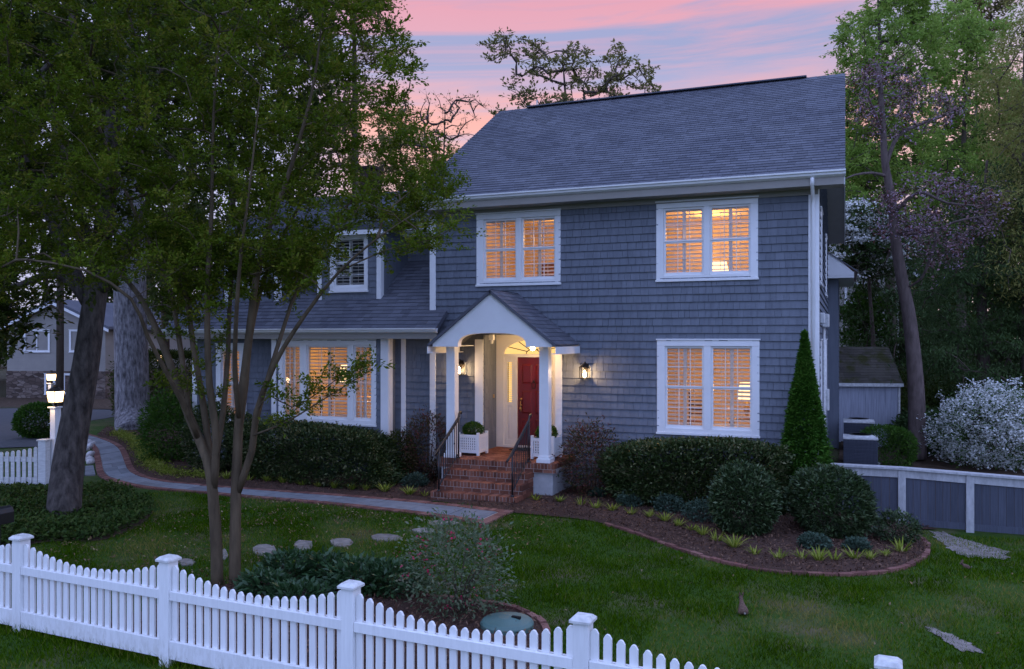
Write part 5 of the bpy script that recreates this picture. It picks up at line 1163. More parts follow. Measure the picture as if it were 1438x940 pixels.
# ------------------------------------------------------------------ crape myrtle in the lawn
Z0 = 11.05
def st(pts, r0, r1): return ([cs(a, b, c) for a, b, c in pts], r0, r1)
g1, g2 = G(305, 822), G(330, 822)
stems = [([g1 - Vector((0, 0, .08))] + [cs(a, b, c) for a, b, c in ((304, 770, 11.05), (299, 694, 11.0), (291, 645, 11.0), (266, 586, 11.1), (240, 514, 11.3), (212, 446, 11.5), (180, 396, 11.9), (110, 330, 12.3), (60, 240, 12.6))], .082, .008),
         st([(296, 668, 11.0), (293, 625, 11.1), (284, 560, 11.2), (272, 490, 11.3), (262, 420, 11.4), (240, 330, 11.5), (205, 230, 11.6), (160, 90, 11.7)], .05, .006),
         st([(299, 690, 11.0), (304, 620, 10.9), (294, 540, 10.8), (291, 460, 10.7), (292, 380, 10.6), (297, 300, 10.6), (300, 160, 10.5), (310, 20, 10.4)], .055, .006),
         st([(303, 640, 10.9), (313, 580, 11.2), (320, 500, 11.5), (322, 440, 11.7), (330, 350, 12.0), (352, 220, 12.3), (372, 80, 12.6)], .042, .006),
         st([(280, 620, 11.05), (258, 570, 10.7), (232, 520, 10.4), (206, 470, 10.1), (184, 420, 9.9), (120, 380, 9.7), (40, 365, 9.6)], .036, .010),
         st([(266, 586, 11.1), (252, 480, 11.4), (236, 400, 11.8), (190, 300, 12.2), (130, 150, 12.6), (90, -20, 12.8)], .04, .005),
         ([g2 - Vector((0, 0, .08))] + [cs(a, b, c) for a, b, c in ((330, 770, 11.05), (332, 672, 11.05), (336, 586, 11.0), (344, 520, 10.9), (352, 450, 10.8), (360, 390, 10.7), (378, 320, 10.6), (410, 230, 10.5), (440, 120, 10.4), (455, 0, 10.3))], .080, .007),
         st([(334, 690, 11.05), (354, 632, 10.95), (360, 580, 10.8), (386, 511, 10.6), (428, 443, 10.4), (476, 382, 10.2), (530, 335, 10.0), (590, 295, 9.9)], .052, .005),
         st([(335, 610, 11.0), (345, 540, 11.3), (352, 470, 11.6), (375, 380, 11.9), (420, 290, 12.2), (480, 190, 12.5), (520, 100, 12.7)], .045, .005),
         st([(358, 600, 10.85), (372, 545, 11.1), (392, 480, 11.3), (420, 400, 11.6), (470, 310, 11.9), (540, 230, 12.1), (570, 150, 12.2)], .034, .009),
         st([(336, 590, 11.0), (330, 520, 10.6), (332, 440, 10.2), (338, 360, 9.9), (352, 250, 9.6), (366, 120, 9.4)], .038, .005),
         st([(354, 612, 10.9), (378, 603, 10.6), (404, 592, 10.45), (440, 570, 10.3), (480, 545, 10.2), (522, 520, 10.1)], .015, .004),
         st([(360, 580, 10.8), (378, 555, 10.6), (410, 572, 10.5), (452, 548, 10.4), (490, 520, 10.3)], .010, .004),
         st([(476, 382, 10.2), (540, 352, 10.0), (600, 338, 9.9), (634, 322, 9.8)], .011, .004)]
poly = [(-160, -140), (560, -140), (548, 0), (565, 60), (592, 84), (572, 130), (596, 178), (618, 210), (640, 250), (655, 285), (630, 300), (640, 345), (590, 352), (548, 330), (500, 320), (455, 350), (420, 385), (380, 372), (340, 350), (300, 352), (262, 350), (225, 372), (190, 405), (130, 415), (60, 405), (-60, 430), (-160, 420)]
cl = crown_pts(poly, 9.4, 13.2, 900)
low = np.array([tuple(cs(a, b, c)) for a, b, c in ((400, 590, 10.45), (430, 575, 10.35), (462, 556, 10.25), (495, 538, 10.15), (520, 520, 10.1), (440, 552, 10.4), (470, 535, 10.35), (492, 518, 10.3), (400, 560, 10.5), (385, 545, 10.5), (610, 335, 9.9), (632, 320, 9.8), (590, 352, 9.9), (560, 352, 10), (540, 360, 10), (300, 560, 11), (288, 520, 10.9), (262, 545, 11.0), (330, 420, 10.3), (250, 470, 11.2), (220, 540, 10.6), (282, 450, 10.9), (310, 480, 11.0))])
cl = np.concatenate([cl, crown_pts([(215, 330), (465, 335), (455, 395), (400, 430), (330, 400), (300, 440), (240, 440)], 9.8, 12.6, 125)])
t_myrtle = tree('crape_myrtle', 'multi stemmed crape myrtle spreading over the left lawn in front of the house', stems, np.concatenate([cl, low]), M['lf_myrtle'], M['bark_myrtle'], per=195, twig=.36, ntw=6, upw=.55, size=.052, asp=.52, rtip=.0032, rmax=.018, seg=.22, upb=.5)
# ------------------------------------------------------------------ dark leaning tree at the left
gb = G(88, 726)
stems = [([gb - Vector((0, 0, .1))] + [cs(a, b, c) for a, b, c in ((96, 650, 15.5), (108, 580, 15.6), (121, 510, 15.6), (128, 455, 15.6), (134, 415, 15.6), (140, 360, 15.5), (150, 280, 15.3), (160, 150, 15.1))], .30, .12),
         st([(126, 430, 15.6), (100, 395, 15.5), (70, 385, 15.3), (30, 400, 15.0), (-30, 415, 14.7)], .12, .03), st([(134, 420, 15.6), (112, 400, 15.8), (95, 360, 16.0), (60, 280, 16.4), (10, 160, 16.8)], .16, .04),
         st([(136, 410, 15.6), (165, 380, 15.4), (190, 320, 15.2), (240, 220, 15.0)], .13, .03), st([(140, 380, 15.5), (120, 320, 15.0), (90, 220, 14.4), (60, 100, 14.0)], .10, .03)]
poly = [(-420, -260), (330, -260), (340, 60), (300, 180), (285, 270), (215, 330), (178, 395), (110, 410), (50, 405), (60, 430), (20, 470), (-80, 470), (-420, 440)]
cl = crown_pts(poly, 13.4, 18.5, 620)
low = np.array([tuple(cs(a, b, c)) for a, b, c in ((10, 440, 14.8), (25, 470, 14.8), (5, 490, 14.7), (35, 455, 14.9), (18, 425, 15), (50, 440, 15.0), (-10, 460, 14.8))])
tree('leaning_tree', 'dark leaning tree with furrowed trunk in the ground cover at left', stems, np.concatenate([cl, low]), M['lf_holly'], M['bark_oak'], per=105, twig=.6, ntw=5, upw=.25, size=.13, asp=.5, rtip=.006, rmax=.06, seg=.4)
# tall pine-like trunk behind the path
gb = G(187, 606)
stems = [([gb - Vector((0, 0, .2))] + [cs(a, b, c) for a, b, c in ((186, 580, 30), (185, 520, 30), (183, 440, 30), (182, 340, 30), (180, 200, 30), (178, 0, 30), (176, -250, 30), (176, -420, 30))], .60, .36),
         st([(181, 0, 30), (230, -120, 29), (300, -220, 28)], .25, .06), st([(180, -60, 30), (110, -160, 29.5), (30, -240, 29)], .22, .06), st([(178, -200, 30), (240, -330, 30.5)], .2, .06)]
stems[0][0][0] += Vector((0, 0, 0))
poly = [(-120, -560), (460, -560), (480, -200), (400, 20), (300, 80), (60, 60), (-100, -100)]
poly2_ = [(-320, -220), (490, -220), (475, 60), (440, 200), (330, 235), (200, 260), (60, 330), (-320, 330)]
tree('dense_tree', 'dense dark tree behind the crape myrtle crown at the upper left', [([Vector((cs(-60, 475, 23).x, cs(-60, 475, 23).y, -.1)), cs(-50, 440, 23), cs(-10, 300, 23), cs(90, 100, 23), cs(120, -100, 23)], .18, .05), st([(60, 260, 23), (200, 120, 23), (330, 40, 23)], .10, .03)], crown_pts(poly2_, 20.5, 25.5, 330), M['lf_bg'], M['bark_brown'], per=95, twig=.75, size=.19, asp=.55, rtip=.009, rmax=.07, seg=.6)
tree('tall_oak', 'tall tree with thick pale grey furrowed trunk at the far end of the path', stems, crown_pts(poly, 26, 35, 260), M['lf_bg'], M['bark_gray'], per=95, spread=.75, size=.26, asp=.55, rtip=.012, rmax=.12, seg=.9, trunk_sides=20)
# ------------------------------------------------------------------ background trees
def bgtree(name, label, px, zc, base_py, poly, dz, n, lmat, bark, per, spread, size, r0=.25, group=None, cat='tree', limbs=True, **k):
    top = min(p[1] for p in poly); b = G(px, 475 + 3.25 / zc * FL) if base_py is None else G(px, base_py)
    b = cs(px, 475, zc); b = Vector((b.x, b.y, -.1)); mx = sum(p[0] for p in poly) / len(poly); topc = cs(mx, top * .75 + 60, zc); m1 = cs(px + (mx - px) * .3, 475 + (top - 475) * .35, zc)
    stems = [([b, (b + m1) / 2 + Vector((.1, .05, 0)), m1, topc], r0, r0 * .15)]
    cl = crown_pts(poly, zc - dz, zc + dz, int(n * k.pop('dens', 1.35))); return tree(name, label, stems, cl, lmat, bark, per=per, spread=spread, size=size, group=group, cat=cat, twig=k.pop('twig', 0 if k.get('droop') else spread * 2.0), twr=.005, rtip=k.pop('rtip', .012), rmax=k.pop('rmax', .09), seg=k.pop('seg', .7), **k)
# behind the left wing
bgtree('oak', 'tall thin oak with pale spring leaves above the left wing roof', 500, 33, None, [(430, -160), (560, -160), (540, 0), (548, 40), (535, 90), (520, 150), (500, 230), (440, 250), (400, 120)], 3, 130, M['lf_oak'], M['bark_brown'], 80, .5, .17, rtip=.016)
bgtree('bare_tree', 'nearly bare tree with dark sparse twigs left of the main roof', 618, 36, None, [(566, 150), (600, 132), (660, 132), (692, 158), (672, 190), (625, 215), (560, 210)], 1.5, 60, M['lf_oak'], M['bark_brown'], 7, .22, .13, r0=.13, rtip=.018, rmax=.05)
bgtree('tree', 'soft green tree rising behind the left end of the main roof', 606, 44, None, [(520, 190), (560, 150), (600, 195), (650, 205), (680, 235), (640, 330), (520, 330)], 3, 90, M['lf_oak'], M['bark_brown'], 80, .5, .2)
bgtree('sassafras', 'spreading tree with clustered leaves silhouetted above the roof ridge', 815, 36, None, [(684, 62), (716, 44), (742, 62), (768, 62), (782, 85), (800, 62), (822, 72), (838, 96), (852, 68), (886, 64), (884, 90), (905, 96), (930, 128), (900, 150), (690, 170), (712, 128), (724, 112), (706, 86), (688, 92)], 2.2, 120, M['lf_oak'], M['bark_brown'], 34, .24, .17, r0=.2, rtip=.014, rmax=.07, seg=.5)
bgtree('tree', 'leafy mid green tree behind the far end of the left wing', 330, 34, None, [(190, 20), (330, -60), (470, 60), (490, 230), (420, 330), (250, 470), (200, 430), (190, 200)], 4, 190, M['lf_bg'], M['bark_brown'], 90, .6, .22, group='woodland behind the left wing')
bgtree('tree', 'pale green understory tree between the grey trunk and the left wing', 225, 38, None, [(196, 330), (240, 280), (290, 300), (300, 420), (260, 470), (205, 460)], 2, 60, M['lf_oak'], M['bark_brown'], 80, .5, .2)
bgtree('tree', 'dark tree behind the neighbouring beige house', 70, 62, None, [(-260, 60), (-60, 0), (120, 40), (230, 150), (250, 420), (160, 520), (-260, 520)], 5, 230, M['lf_bg'], M['bark_brown'], 85, .95, .40, dens=1.9, group='woodland behind the beige house')
bgtree('tree', 'tall woodland tree left of the beige house at the frame edge', -120, 50, None, [(-420, -100), (-120, -160), (40, 40), (20, 440), (-200, 560), (-420, 560)], 5, 170, M['lf_bg'], M['bark_brown'], 85, .9, .38, dens=2.2)
bgtree('tree', 'dense tree between the beige house and the left wing', 250, 58, None, [(130, 180), (240, 90), (380, 150), (420, 330), (330, 520), (150, 520)], 4, 150, M['lf_bg'], M['bark_brown'], 85, .9, .36, group='woodland behind the beige house')
# right side
bgtree('maple', 'tall bright green tree behind the right end of the house', 1250, 38, None, [(1172, 90), (1180, 40), (1215, 18), (1240, -60), (1300, -80), (1318, 20), (1310, 120), (1300, 230), (1250, 330), (1185, 340), (1150, 280), (1175, 180)], 3.5, 260, M['lf_green'], M['bark_brown'], 120, .45, .17, r0=.3)
bgtree('maple', 'second bright green tree, right of the tallest one and partly behind cedars', 1345, 43, None, [(1300, 60), (1340, 10), (1400, 20), (1420, 60), (1440, 200), (1400, 400), (1290, 400), (1280, 200)], 3.5, 230, M['lf_green'], M['bark_brown'], 120, .5, .19, r0=.3)
bgtree('oak', 'dark leaved tree top peeking above the second bright green tree', 1370, 52, None, [(1325, 20), (1350, -30), (1410, -40), (1425, 20), (1390, 60), (1330, 50)], 2, 60, M['lf_oak'], M['bark_brown'], 50, .5, .25)
bgtree('cedar', 'feathery pale cedar at the upper right edge', 1440, 26, None, [(1376, 120), (1410, 50), (1450, -20), (1540, -20), (1540, 420), (1420, 430), (1385, 300), (1395, 200)], 3, 210, M['lf_cedar'], M['bark_brown'], 130, .34, .14, asp=.25, droop=.6, cat='conifer')
bgtree('hemlock', 'dark drooping hemlock filling the right side behind the spirea', 1375, 27, None, [(1270, 400), (1300, 330), (1350, 280), (1420, 220), (1540, 220), (1540, 600), (1440, 590), (1330, 560), (1285, 520)], 2.5, 330, M['lf_hemlock'], M['bark_brown'], 130, .36, .16, asp=.22, droop=.9, cat='conifer', flat=.35)
bgtree('hemlock', 'dark hemlock behind the leaning purple flowered trunk', 1265, 34, None, [(1190, 330), (1250, 300), (1320, 330), (1340, 480), (1330, 590), (1200, 500)], 2.5, 150, M['lf_hemlock'], M['bark_brown'], 110, .45, .2, asp=.25, droop=.7, cat='conifer')
bgtree('tree', 'dark woodland tree far behind the small shed', 1300, 52, None, [(1130, 250), (1200, 180), (1440, 160), (1500, 300), (1500, 560), (1180, 560)], 5, 260, M['lf_bg'], M['bark_brown'], 85, .8, .36, dens=1.9)
gb = cs(1288, 475, 24); gb.z = -.12
dw = [([gb + Vector((0, 0, -.1))] + [cs(a, b, 24) for a, b in ((1287, 560), (1283, 500), (1276, 440), (1268, 400), (1258, 340), (1252, 280), (1243, 230), (1240, 180), (1236, 120), (1232, 90))], .26, .05),
      st([(1272, 405, 24), (1290, 395, 23.5), (1300, 380, 23.2), (1312, 345, 23), (1316, 325, 22.9), (1290, 322, 23.2), (1262, 326, 23.8)][::-1], .06, .025), st([(1256, 330, 24), (1310, 325, 23.4), (1340, 312, 23), (1400, 300, 22.6)], .05, .015),
      st([(1247, 248, 24), (1225, 243, 23.8), (1200, 246, 23.6), (1186, 252, 23.5)], .05, .02), st([(1243, 235, 24), (1262, 190, 24.2), (1300, 172, 24.5), (1350, 150, 24.8)], .07, .02), st([(1255, 300, 24), (1290, 270, 23.5), (1330, 285, 23.2), (1390, 290, 23)], .06, .015), st([(1240, 190, 24), (1225, 150, 23.7), (1212, 120, 23.5)], .05, .015)]
poly1 = [(1190, 120), (1215, 90), (1262, 80), (1300, 120), (1360, 130), (1352, 165), (1300, 190), (1262, 200), (1215, 190)]; poly2 = [(1228, 262), (1280, 240), (1340, 245), (1420, 280), (1412, 300), (1360, 360), (1320, 400), (1296, 375), (1268, 350), (1230, 330)]
c1, c2 = crown_pts(poly1, 22.8, 25.5, 110), crown_pts(poly2, 22, 25.5, 150); cpt = np.concatenate([c1, c2])
pk = clump_leaves(c2, 18, .13, 1.3); pk2 = clump_leaves(c1, 14, .16, 1.0)
tree('flowering_tree', 'leaning grey trunked tree with violet blossom clusters beside the shed', dw, cpt, M['lf_nandina'], M['bark_purple'], per=14, spread=.2, size=.09, asp=.5, rtip=.007, rmax=.035, seg=.35, extra=[('blossom', np.concatenate([pk, pk2]), .085, .6, M['fl_purple'])])
poly = [(1172, 300), (1200, 285), (1245, 300), (1262, 345), (1255, 385), (1215, 390), (1180, 395), (1172, 360)]
cd = crown_pts(poly, 30, 33.5, 120)
lay = clump_leaves(cd + np.array([0, 0, .1]), 62, .30, .22)
bgtree('dogwood', 'white flowering dogwood beside the gable wall', 1225, 31.5, None, poly, 1.8, 90, M['lf_dogwood'], M['bark_brown'], 70, .3, .14, r0=.12, extra=[('blossom', lay, .10, .85, M['fl_white'])], flat=.3)
bgtree('tree', 'small green tree below the dogwood beside the rear neighbour house', 1215, 33, None, [(1180, 430), (1205, 410), (1240, 430), (1250, 470), (1215, 490), (1180, 480)], 1, 45, M['lf_box'], M['bark_brown'], 60, .3, .15, r0=.08)
for i, (px, py, zc, w_, h_, mt, lab) in enumerate([(1300, 620, 25.5, .9, 1.2, 'lf_hemlock', 'dark low shrub at the foot of the leaning flowering tree'), (1330, 575, 28, 1.6, 1.9, 'lf_bg', 'dull green shrub behind the left end of the spirea'), (1400, 560, 28.5, 1.9, 2.1, 'lf_bg', 'dull green shrub behind the middle of the spirea'), (1290, 560, 30, 1.2, 2.3, 'lf_holly', 'dark shrub between the shed and the leaning trunk'), (1450, 560, 26, 1.5, 2.4, 'lf_hemlock', 'dark shrub at the right frame edge above the spirea'), (1225, 560, 36, 3.0, 3.2, 'lf_holly', 'dark thicket behind the shed roof')]):
    p = cs(px, py, zc); p.z = float(hz(p.x, p.y)) - .02; shrub('shrub', lab, p, (w_, w_, h_ / 2), M[mt], 5000, .13, .45, 2.2, seed=70 + i, inner=.5, jag=.12, lump=24)
woods = []
for i in range(26):
    az_ = R(rng.uniform(-62, 34)) ; d = rng.uniform(75, 110); c = Vector((math.sin(az_) * d, -17 + math.cos(az_) * d, 0)); hh = rng.uniform(6.5, 10)
    woods.append(ell((c.x, c.y, hh * .52), (7, 5, hh * .5), 1500, .5))
tag(leaves('far_woods', np.concatenate(woods), 1.0, .6, M['lf_bg'], None, .2), kind='stuff')
# ------------------------------------------------------------------ neighbours, shed, machines, lamps
t = NT('lap_siding'); co = t.coord(); s = t.n('ShaderNodeSeparateXYZ'); t.l(co, s.inputs[0]); fr = t.math('FRACT', t.math('MULTIPLY', s.outputs[2], 5.0)); nz = t.noise(co, 1.2)
M['siding'] = t.pbr(t.ramp(nz, [(.3, (.30, .28, .255)), (.7, (.36, .335, .30))]), .7, fr, .8, .03)
t = NT('field_stone'); co = t.mapping(t.coord(), (1, 1, 2.2)); vo = t.n('ShaderNodeTexVoronoi'); vo.inputs['Scale'].default_value = 3.0; t.l(co, vo.inputs['Vector']); ve = t.n('ShaderNodeTexVoronoi', feature='DISTANCE_TO_EDGE'); ve.inputs['Scale'].default_value = 3.0; t.l(co, ve.inputs['Vector'])
sp_ = t.n('ShaderNodeSeparateColor'); t.l(vo.outputs['Color'], sp_.inputs[0]); c = t.ramp(sp_.outputs[0], [(0, (.07, .05, .04)), (.5, (.15, .11, .09)), (1, (.24, .19, .16))]); ed = t.ramp(ve.outputs['Distance'], [(.0, (0, 0, 0)), (.05, (1, 1, 1))])
M['fieldstone'] = t.pbr(t.mix(ed, (.06, .05, .045), c), .9, ed, .8, .04)
def box_house(label, O, ang, W, D, z1, zstone, apex, wins, loc_name='house'):
    Mx = Matrix.Translation(O) @ Matrix.Rotation(ang, 4, 'Z'); h = thing('house', label, 'house', O); m = MB(Mx)
    m.box(0, W, 0, D, zstone, z1); m.prism([(.0, z1), (W, z1), (W / 2, apex)], 'y', 0, D); m.build('wall', M['siding'], h)
    if zstone > .05: s = MB(Mx); s.box(-.02, W + .02, -.04, D, -.3, zstone - .002); s.build('stone_base', M['fieldstone'], h)
    r = MB(Mx); ov = .4; sl = (apex - z1) / (W / 2)
    for a, b in (((-ov, z1 - sl * ov), (W / 2, apex)), ((W + ov, z1 - sl * ov), (W / 2, apex))): r.prism([a, b, (b[0], b[1] + .14), (a[0], a[1] + .14)], 'y', -.35, D + .35)
    r.build('roof', M['roof'], h); k = MB(Mx)
    for a, b in (((-ov, z1 - sl * ov - .16), (W / 2, apex - .16)), ((W + ov, z1 - sl * ov - .16), (W / 2, apex - .16))): k.prism([a, b, (b[0], b[1] + .15), (a[0], a[1] + .15)], 'y', -.39, -.352)
    k.build('rake_board', M['trim'], h)
    for (a, b, c, d, un) in wins:
        us = [(a + .08 + (b - a - .16) * i / un + .03, a + .08 + (b - a - .16) * (i + 1) / un - .03) for i in range(un)]
        window(h, Mx @ Matrix.Translation((0, -.01 if c > zstone else -.05, 0)), a, b, c, d, us, casing=.10, head=.11, cols=1, rows=1, shut=False, glass=M['darkglass'])
    return h
zc = 45.0; O = cs(10, 475, zc); O.z = 0; E = cs(148, 475, zc - .6); ang = math.atan2(E.y - O.y, E.x - O.x); W_ = math.hypot(E.x - O.x, E.y - O.y); mp = W_ / 138
def q(px): return (px - 10) * mp
def zq(py): return 3.25 + (475 - py) * zc / FL
O.z = 0
box_house('beige sided neighbour house with stone base beyond the driveway', O, ang, W_, 12, zq(458), zq(521), zq(424), [(q(34), q(71), zq(494), zq(463), 2), (q(98), q(118), zq(494), zq(463), 1), (q(64), q(79), zq(553), zq(524), 1), (q(90), q(102), zq(552), zq(524), 1)])
O = cs(1165, 475, 42); O.z = -.1; E = cs(1231, 475, 42); box_house('beige neighbour house glimpsed behind the dogwood', O, math.atan2(E.y - O.y, E.x - O.x), (E - O).length, 8, 3.25 + 95 * 42 / FL, 0, 3.25 + 135 * 42 / FL, [((E - O).length * (1177 - 1165) / 66, (E - O).length * (1197 - 1165) / 66, 3.25 + 52 * 42 / FL, 3.25 + 70 * 42 / FL + .4, 1)])
# garage-like lit wall far left
# shed
zc = 27.0; O = cs(1150, 475, zc); E = cs(1263, 475, zc - .3); hg = -.22; shed = thing('shed', 'small grey board shed with mossy shingled roof', 'shed', (O.x, O.y, hg)); W_ = math.hypot(E.x - O.x, E.y - O.y); Mx = Matrix.Translation((O.x, O.y, 0)) @ Matrix.Rotation(math.atan2(E.y - O.y, E.x - O.x), 4, 'Z')
M['shedwall'] = plain('weathered_plywood', (.36, .38, .44), .8, .22, 2, .3, stretch=(14, 14, .7), bscale=5)
ze, zr = 3.25 - 62 * zc / FL, 3.25 - 15 * zc / FL
m = MB(Mx); m.box(0, W_, 0, 2.6, hg - .1, ze); m.prism([(0, ze), (2.6, ze), (1.3, zr - .05)], 'x', 0, W_)
for k in range(1, 12): m.box(W_ * k / 12 - .008, W_ * k / 12 + .008, -.008, -.001, hg, ze)
m.build('wall', M['shedwall'], shed)
r_ = MB(Mx); L = math.hypot(1.42, zr - ze + .06); v_ = Vector((0, 1.42 / L, (zr - ze + .06) / L)); shingles(r_, (-.15, -.14, ze - .02), (1, 0, 0), v_, (0, -v_.z, v_.y), W_ + .22, L, .13, .2, .3, .014, jit=.008)
r_.prism([(-.14, ze - .10), (1.3, zr - .04), (2.75, ze - .10), (2.75, ze - .06), (1.3, zr + .02), (-.14, ze - .03)], 'x', -.145, W_ + .065); r_.build('roof', M['shedroof'], shed)
f_ = MB(Mx); f_.box(-.15, W_ + .07, -.19, -.155, ze - .12, ze - .015); f_.box(W_ - .04, W_ + .02, -.03, -.009, hg, ze - .05); f_.build('fascia', M['cap'], shed)
# air conditioners
def aircon(px, zc, w_, h_, label):
    c = cs(px, 475, zc); z0 = float(hz(c.x, c.y)) + .02; t = thing('air_conditioner', label, 'air conditioner', (c.x, c.y, z0)); b = MB(); h = w_ / 2
    p = MB(); p.box(c.x - h - .08, c.x + h + .08, c.y - h - .08, c.y + h + .08, z0 - .02, z0 + .06); p.build('pad', M['stucco'], t)
    b.box(c.x - h + .02, c.x + h - .02, c.y - h + .02, c.y + h - .02, z0 + .061, z0 + h_ - .06)
    for k in range(16): z = z0 + .10 + (h_ - .2) * k / 16; b.box(c.x - h, c.x + h, c.y - h, c.y + h, z, z + .018)
    b.build('coil_louvres', M['fencegrey'], t); l = MB(); l.box(c.x - h - .01, c.x + h + .01, c.y - h - .01, c.y + h + .01, z0 + h_ - .06, z0 + h_ - .01); l.lathe([(h * .95, z0 + h_ - .009), (h * .7, z0 + h_ + .035), (.05, z0 + h_ + .045), (0, z0 + h_ + .045)], c.x, c.y, 20); l.build('lid', M['cap'], t, bevel=.01)
    g = MB(); 
    for rr in (.12, .2, .28): g.lathe([(rr, z0 + h_ + .045), (rr + .012, z0 + h_ + .05)], c.x, c.y, 20)
    g.build('fan_grille', M['iron'], t)
aircon(1208, 22.3, .84, .80, 'nearer grey air conditioning unit behind the board fence'); aircon(1206, 25.0, .84, .98, 'farther air conditioning unit, its lid showing above the nearer one')
# lamp posts
def lamp_post(base, h, s, label, watts):
    x, y, z = base; t = thing('lamp_post', label, 'lamp post', base); p = MB(); p.box(x - .075*s, x + .075*s, y - .075*s, y + .075*s, z, z + h); p.box(x - .11*s, x + .11*s, y - .11*s, y + .11*s, z + h + .001, z + h + .03*s); p.box(x - .1*s, x + .1*s, y - .1*s, y + .1*s, z, z + .25); p.build('post', M['vinyl'], t, bevel=.006)
    z1 = z + h + .031 * s; c = MB(); c.lathe([(.05*s, z1), (.03*s, z1 + .05*s), (.06*s, z1 + .07*s), (.14*s, z1 + .08*s), (.14*s, z1 + .095*s)], x, y, 12)
    for i in (-1, 1):
        for j in (-1, 1): c.tube([(x + i*.10*s, y + j*.10*s, z1 + .09*s), (x + i*.125*s, y + j*.125*s, z1 + .33*s)], .009*s, 5)
    c.lathe([(.19*s, z1 + .33*s), (.10*s, z1 + .40*s), (.05*s, z1 + .42*s), (.05*s, z1 + .46*s), (0, z1 + .48*s)], x, y, 8); c.build('lantern_frame', M['bronze'], t)
    g = MB(); g.add([(x-.095*s, y-.095*s, z1+.1*s), (x+.095*s, y-.095*s, z1+.1*s), (x+.095*s, y+.095*s, z1+.1*s), (x-.095*s, y+.095*s, z1+.1*s), (x-.118*s, y-.118*s, z1+.325*s), (x+.118*s, y-.118*s, z1+.325*s), (x+.118*s, y+.118*s, z1+.325*s), (x-.118*s, y+.118*s, z1+.325*s)], [(0,1,5,4),(1,2,6,5),(2,3,7,6),(3,0,4,7)]); g.build('lantern_glass', M['lantern_glow'], t)
    lamp('lantern_light', (x, y - .3*s, z1 + .22*s), (1, .66, .34), watts, .08, t)
b = G(78, 686); lamp_post((b.x, b.y, b.z), 1.74, 1.0, 'white lamp post with lit lantern beside the left picket fence', 14)
b = cs(72, 475, 31); lamp_post((b.x, b.y, 0), 1.55, 1.0, 'farther white lamp post with lit lantern across the driveway', 14)
b = cs(84, 475, 26); up_ = thing('utility_pole', 'slim dark utility pole between the beige house and the leaning tree', 'pole', (b.x, b.y, 0)); p = MB(); p.tube([(b.x, b.y, -.2), (b.x + .02, b.y, 5), (b.x, b.y, 9.5)], [.115, .105, .09], 10); p.build('pole', M['bark_brown'], up_, smooth=True); p = MB(); p.box(b.x - .9, b.x + .9, b.y - .2, b.y - .1, 8.9, 9.02); p.build('crossarm', M['bark_brown'], up_)
gl_ = cs(224, 503, 33); t = thing('garden_lantern', 'tiny warm garden lantern far behind the path, right of the thick grey trunk', 'lantern', (gl_.x, gl_.y, 0)); p = MB(); p.tube([(gl_.x, gl_.y, -.1), (gl_.x, gl_.y, gl_.z - .12)], .03, 8); p.lathe([(.14, gl_.z + .10), (.03, gl_.z + .2), (0, gl_.z + .2)], gl_.x, gl_.y, 8); p.build('post', M['bronze'], t); g = MB(); g.lathe([(.07, gl_.z - .119), (.10, gl_.z), (.10, gl_.z + .098)], gl_.x, gl_.y, 10); g.build('lantern_glass', M['lantern_glow'], t)
# white stones by the path
M['rock'] = plain('pale_rock', (.58, .56, .55), .85, .2, 9, .3, rndvar=.1)
for i in range(26):
    px, py = (random.uniform(119, 131), random.uniform(624, 652)) if i < 17 else (random.uniform(62, 76), random.uniform(641, 664)); p = G(px, py); r0 = random.uniform(.07, .13); bm = MB()
    import bmesh
    b_ = bmesh.new(); bmesh.ops.create_icosphere(b_, subdivisions=2, radius=r0)
    for v in b_.verts: v.co *= random.uniform(.88, 1.08); v.co.z *= .75
    me = bpy.data.meshes.new('white_rock'); b_.to_mesh(me); b_.free(); me.materials.append(M['rock']); me.polygons.foreach_set('use_smooth', [True] * len(me.polygons)); o = link('white_rock', me); o.location = (p.x, p.y, p.z + r0 * .5); o.rotation_euler = (random.random(), random.random(), random.random() * 6)
    tag(o, 'white rock in the heap between the leaning trunk and the bluestone path' if i < 17 else 'white rock in the small heap by the lamp post foot', 'rock', 'white rocks by the path' if i < 17 else 'white rocks by the lamp post')
# lid in the front bed
c0 = G(712, 884); M['greenlid'] = plain('green_plastic_lid', (.075, .15, .13), .5, .1, 6, .1); t = thing('well_hatch', 'round green plastic lid in the front bed behind the pickets', 'lid', c0); l = MB(); l.lathe([(.30, c0.z - .02), (.30, c0.z + .08), (.27, c0.z + .11), (.10, c0.z + .145), (0, c0.z + .15)], c0.x, c0.y, 28); l.build('dome', M['greenlid'], t, smooth=False, bevel=.006)
l = MB(); l.box(c0.x + .06, c0.x + .16, c0.y - .02, c0.y + .02, c0.z + .125, c0.z + .16); l.build('handle', M['dark'], t)
# dark mailbox at the left edge
b = cs(-6, 735, 12.2); b = Vector((b.x, b.y, 0)); t = thing('mailbox', 'black rounded mailbox just entering at the left edge', 'mailbox', b); m = MB(); zc_ = 3.25 - 262 * 12.2 / FL
m.prism([(b.x - .10, zc_ - .0), (b.x + .10, zc_), (b.x + .10, zc_ + .16), (b.x + .07, zc_ + .225), (b.x, zc_ + .25), (b.x - .07, zc_ + .225), (b.x - .10, zc_ + .16)], 'y', b.y - .22, b.y + .22); m.build('box', M['iron'], t, bevel=.008); p = MB(); p.box(b.x - .045, b.x + .045, b.y - .045, b.y + .045, -.05, zc_ - .002); p.build('post', M['iron'], t)
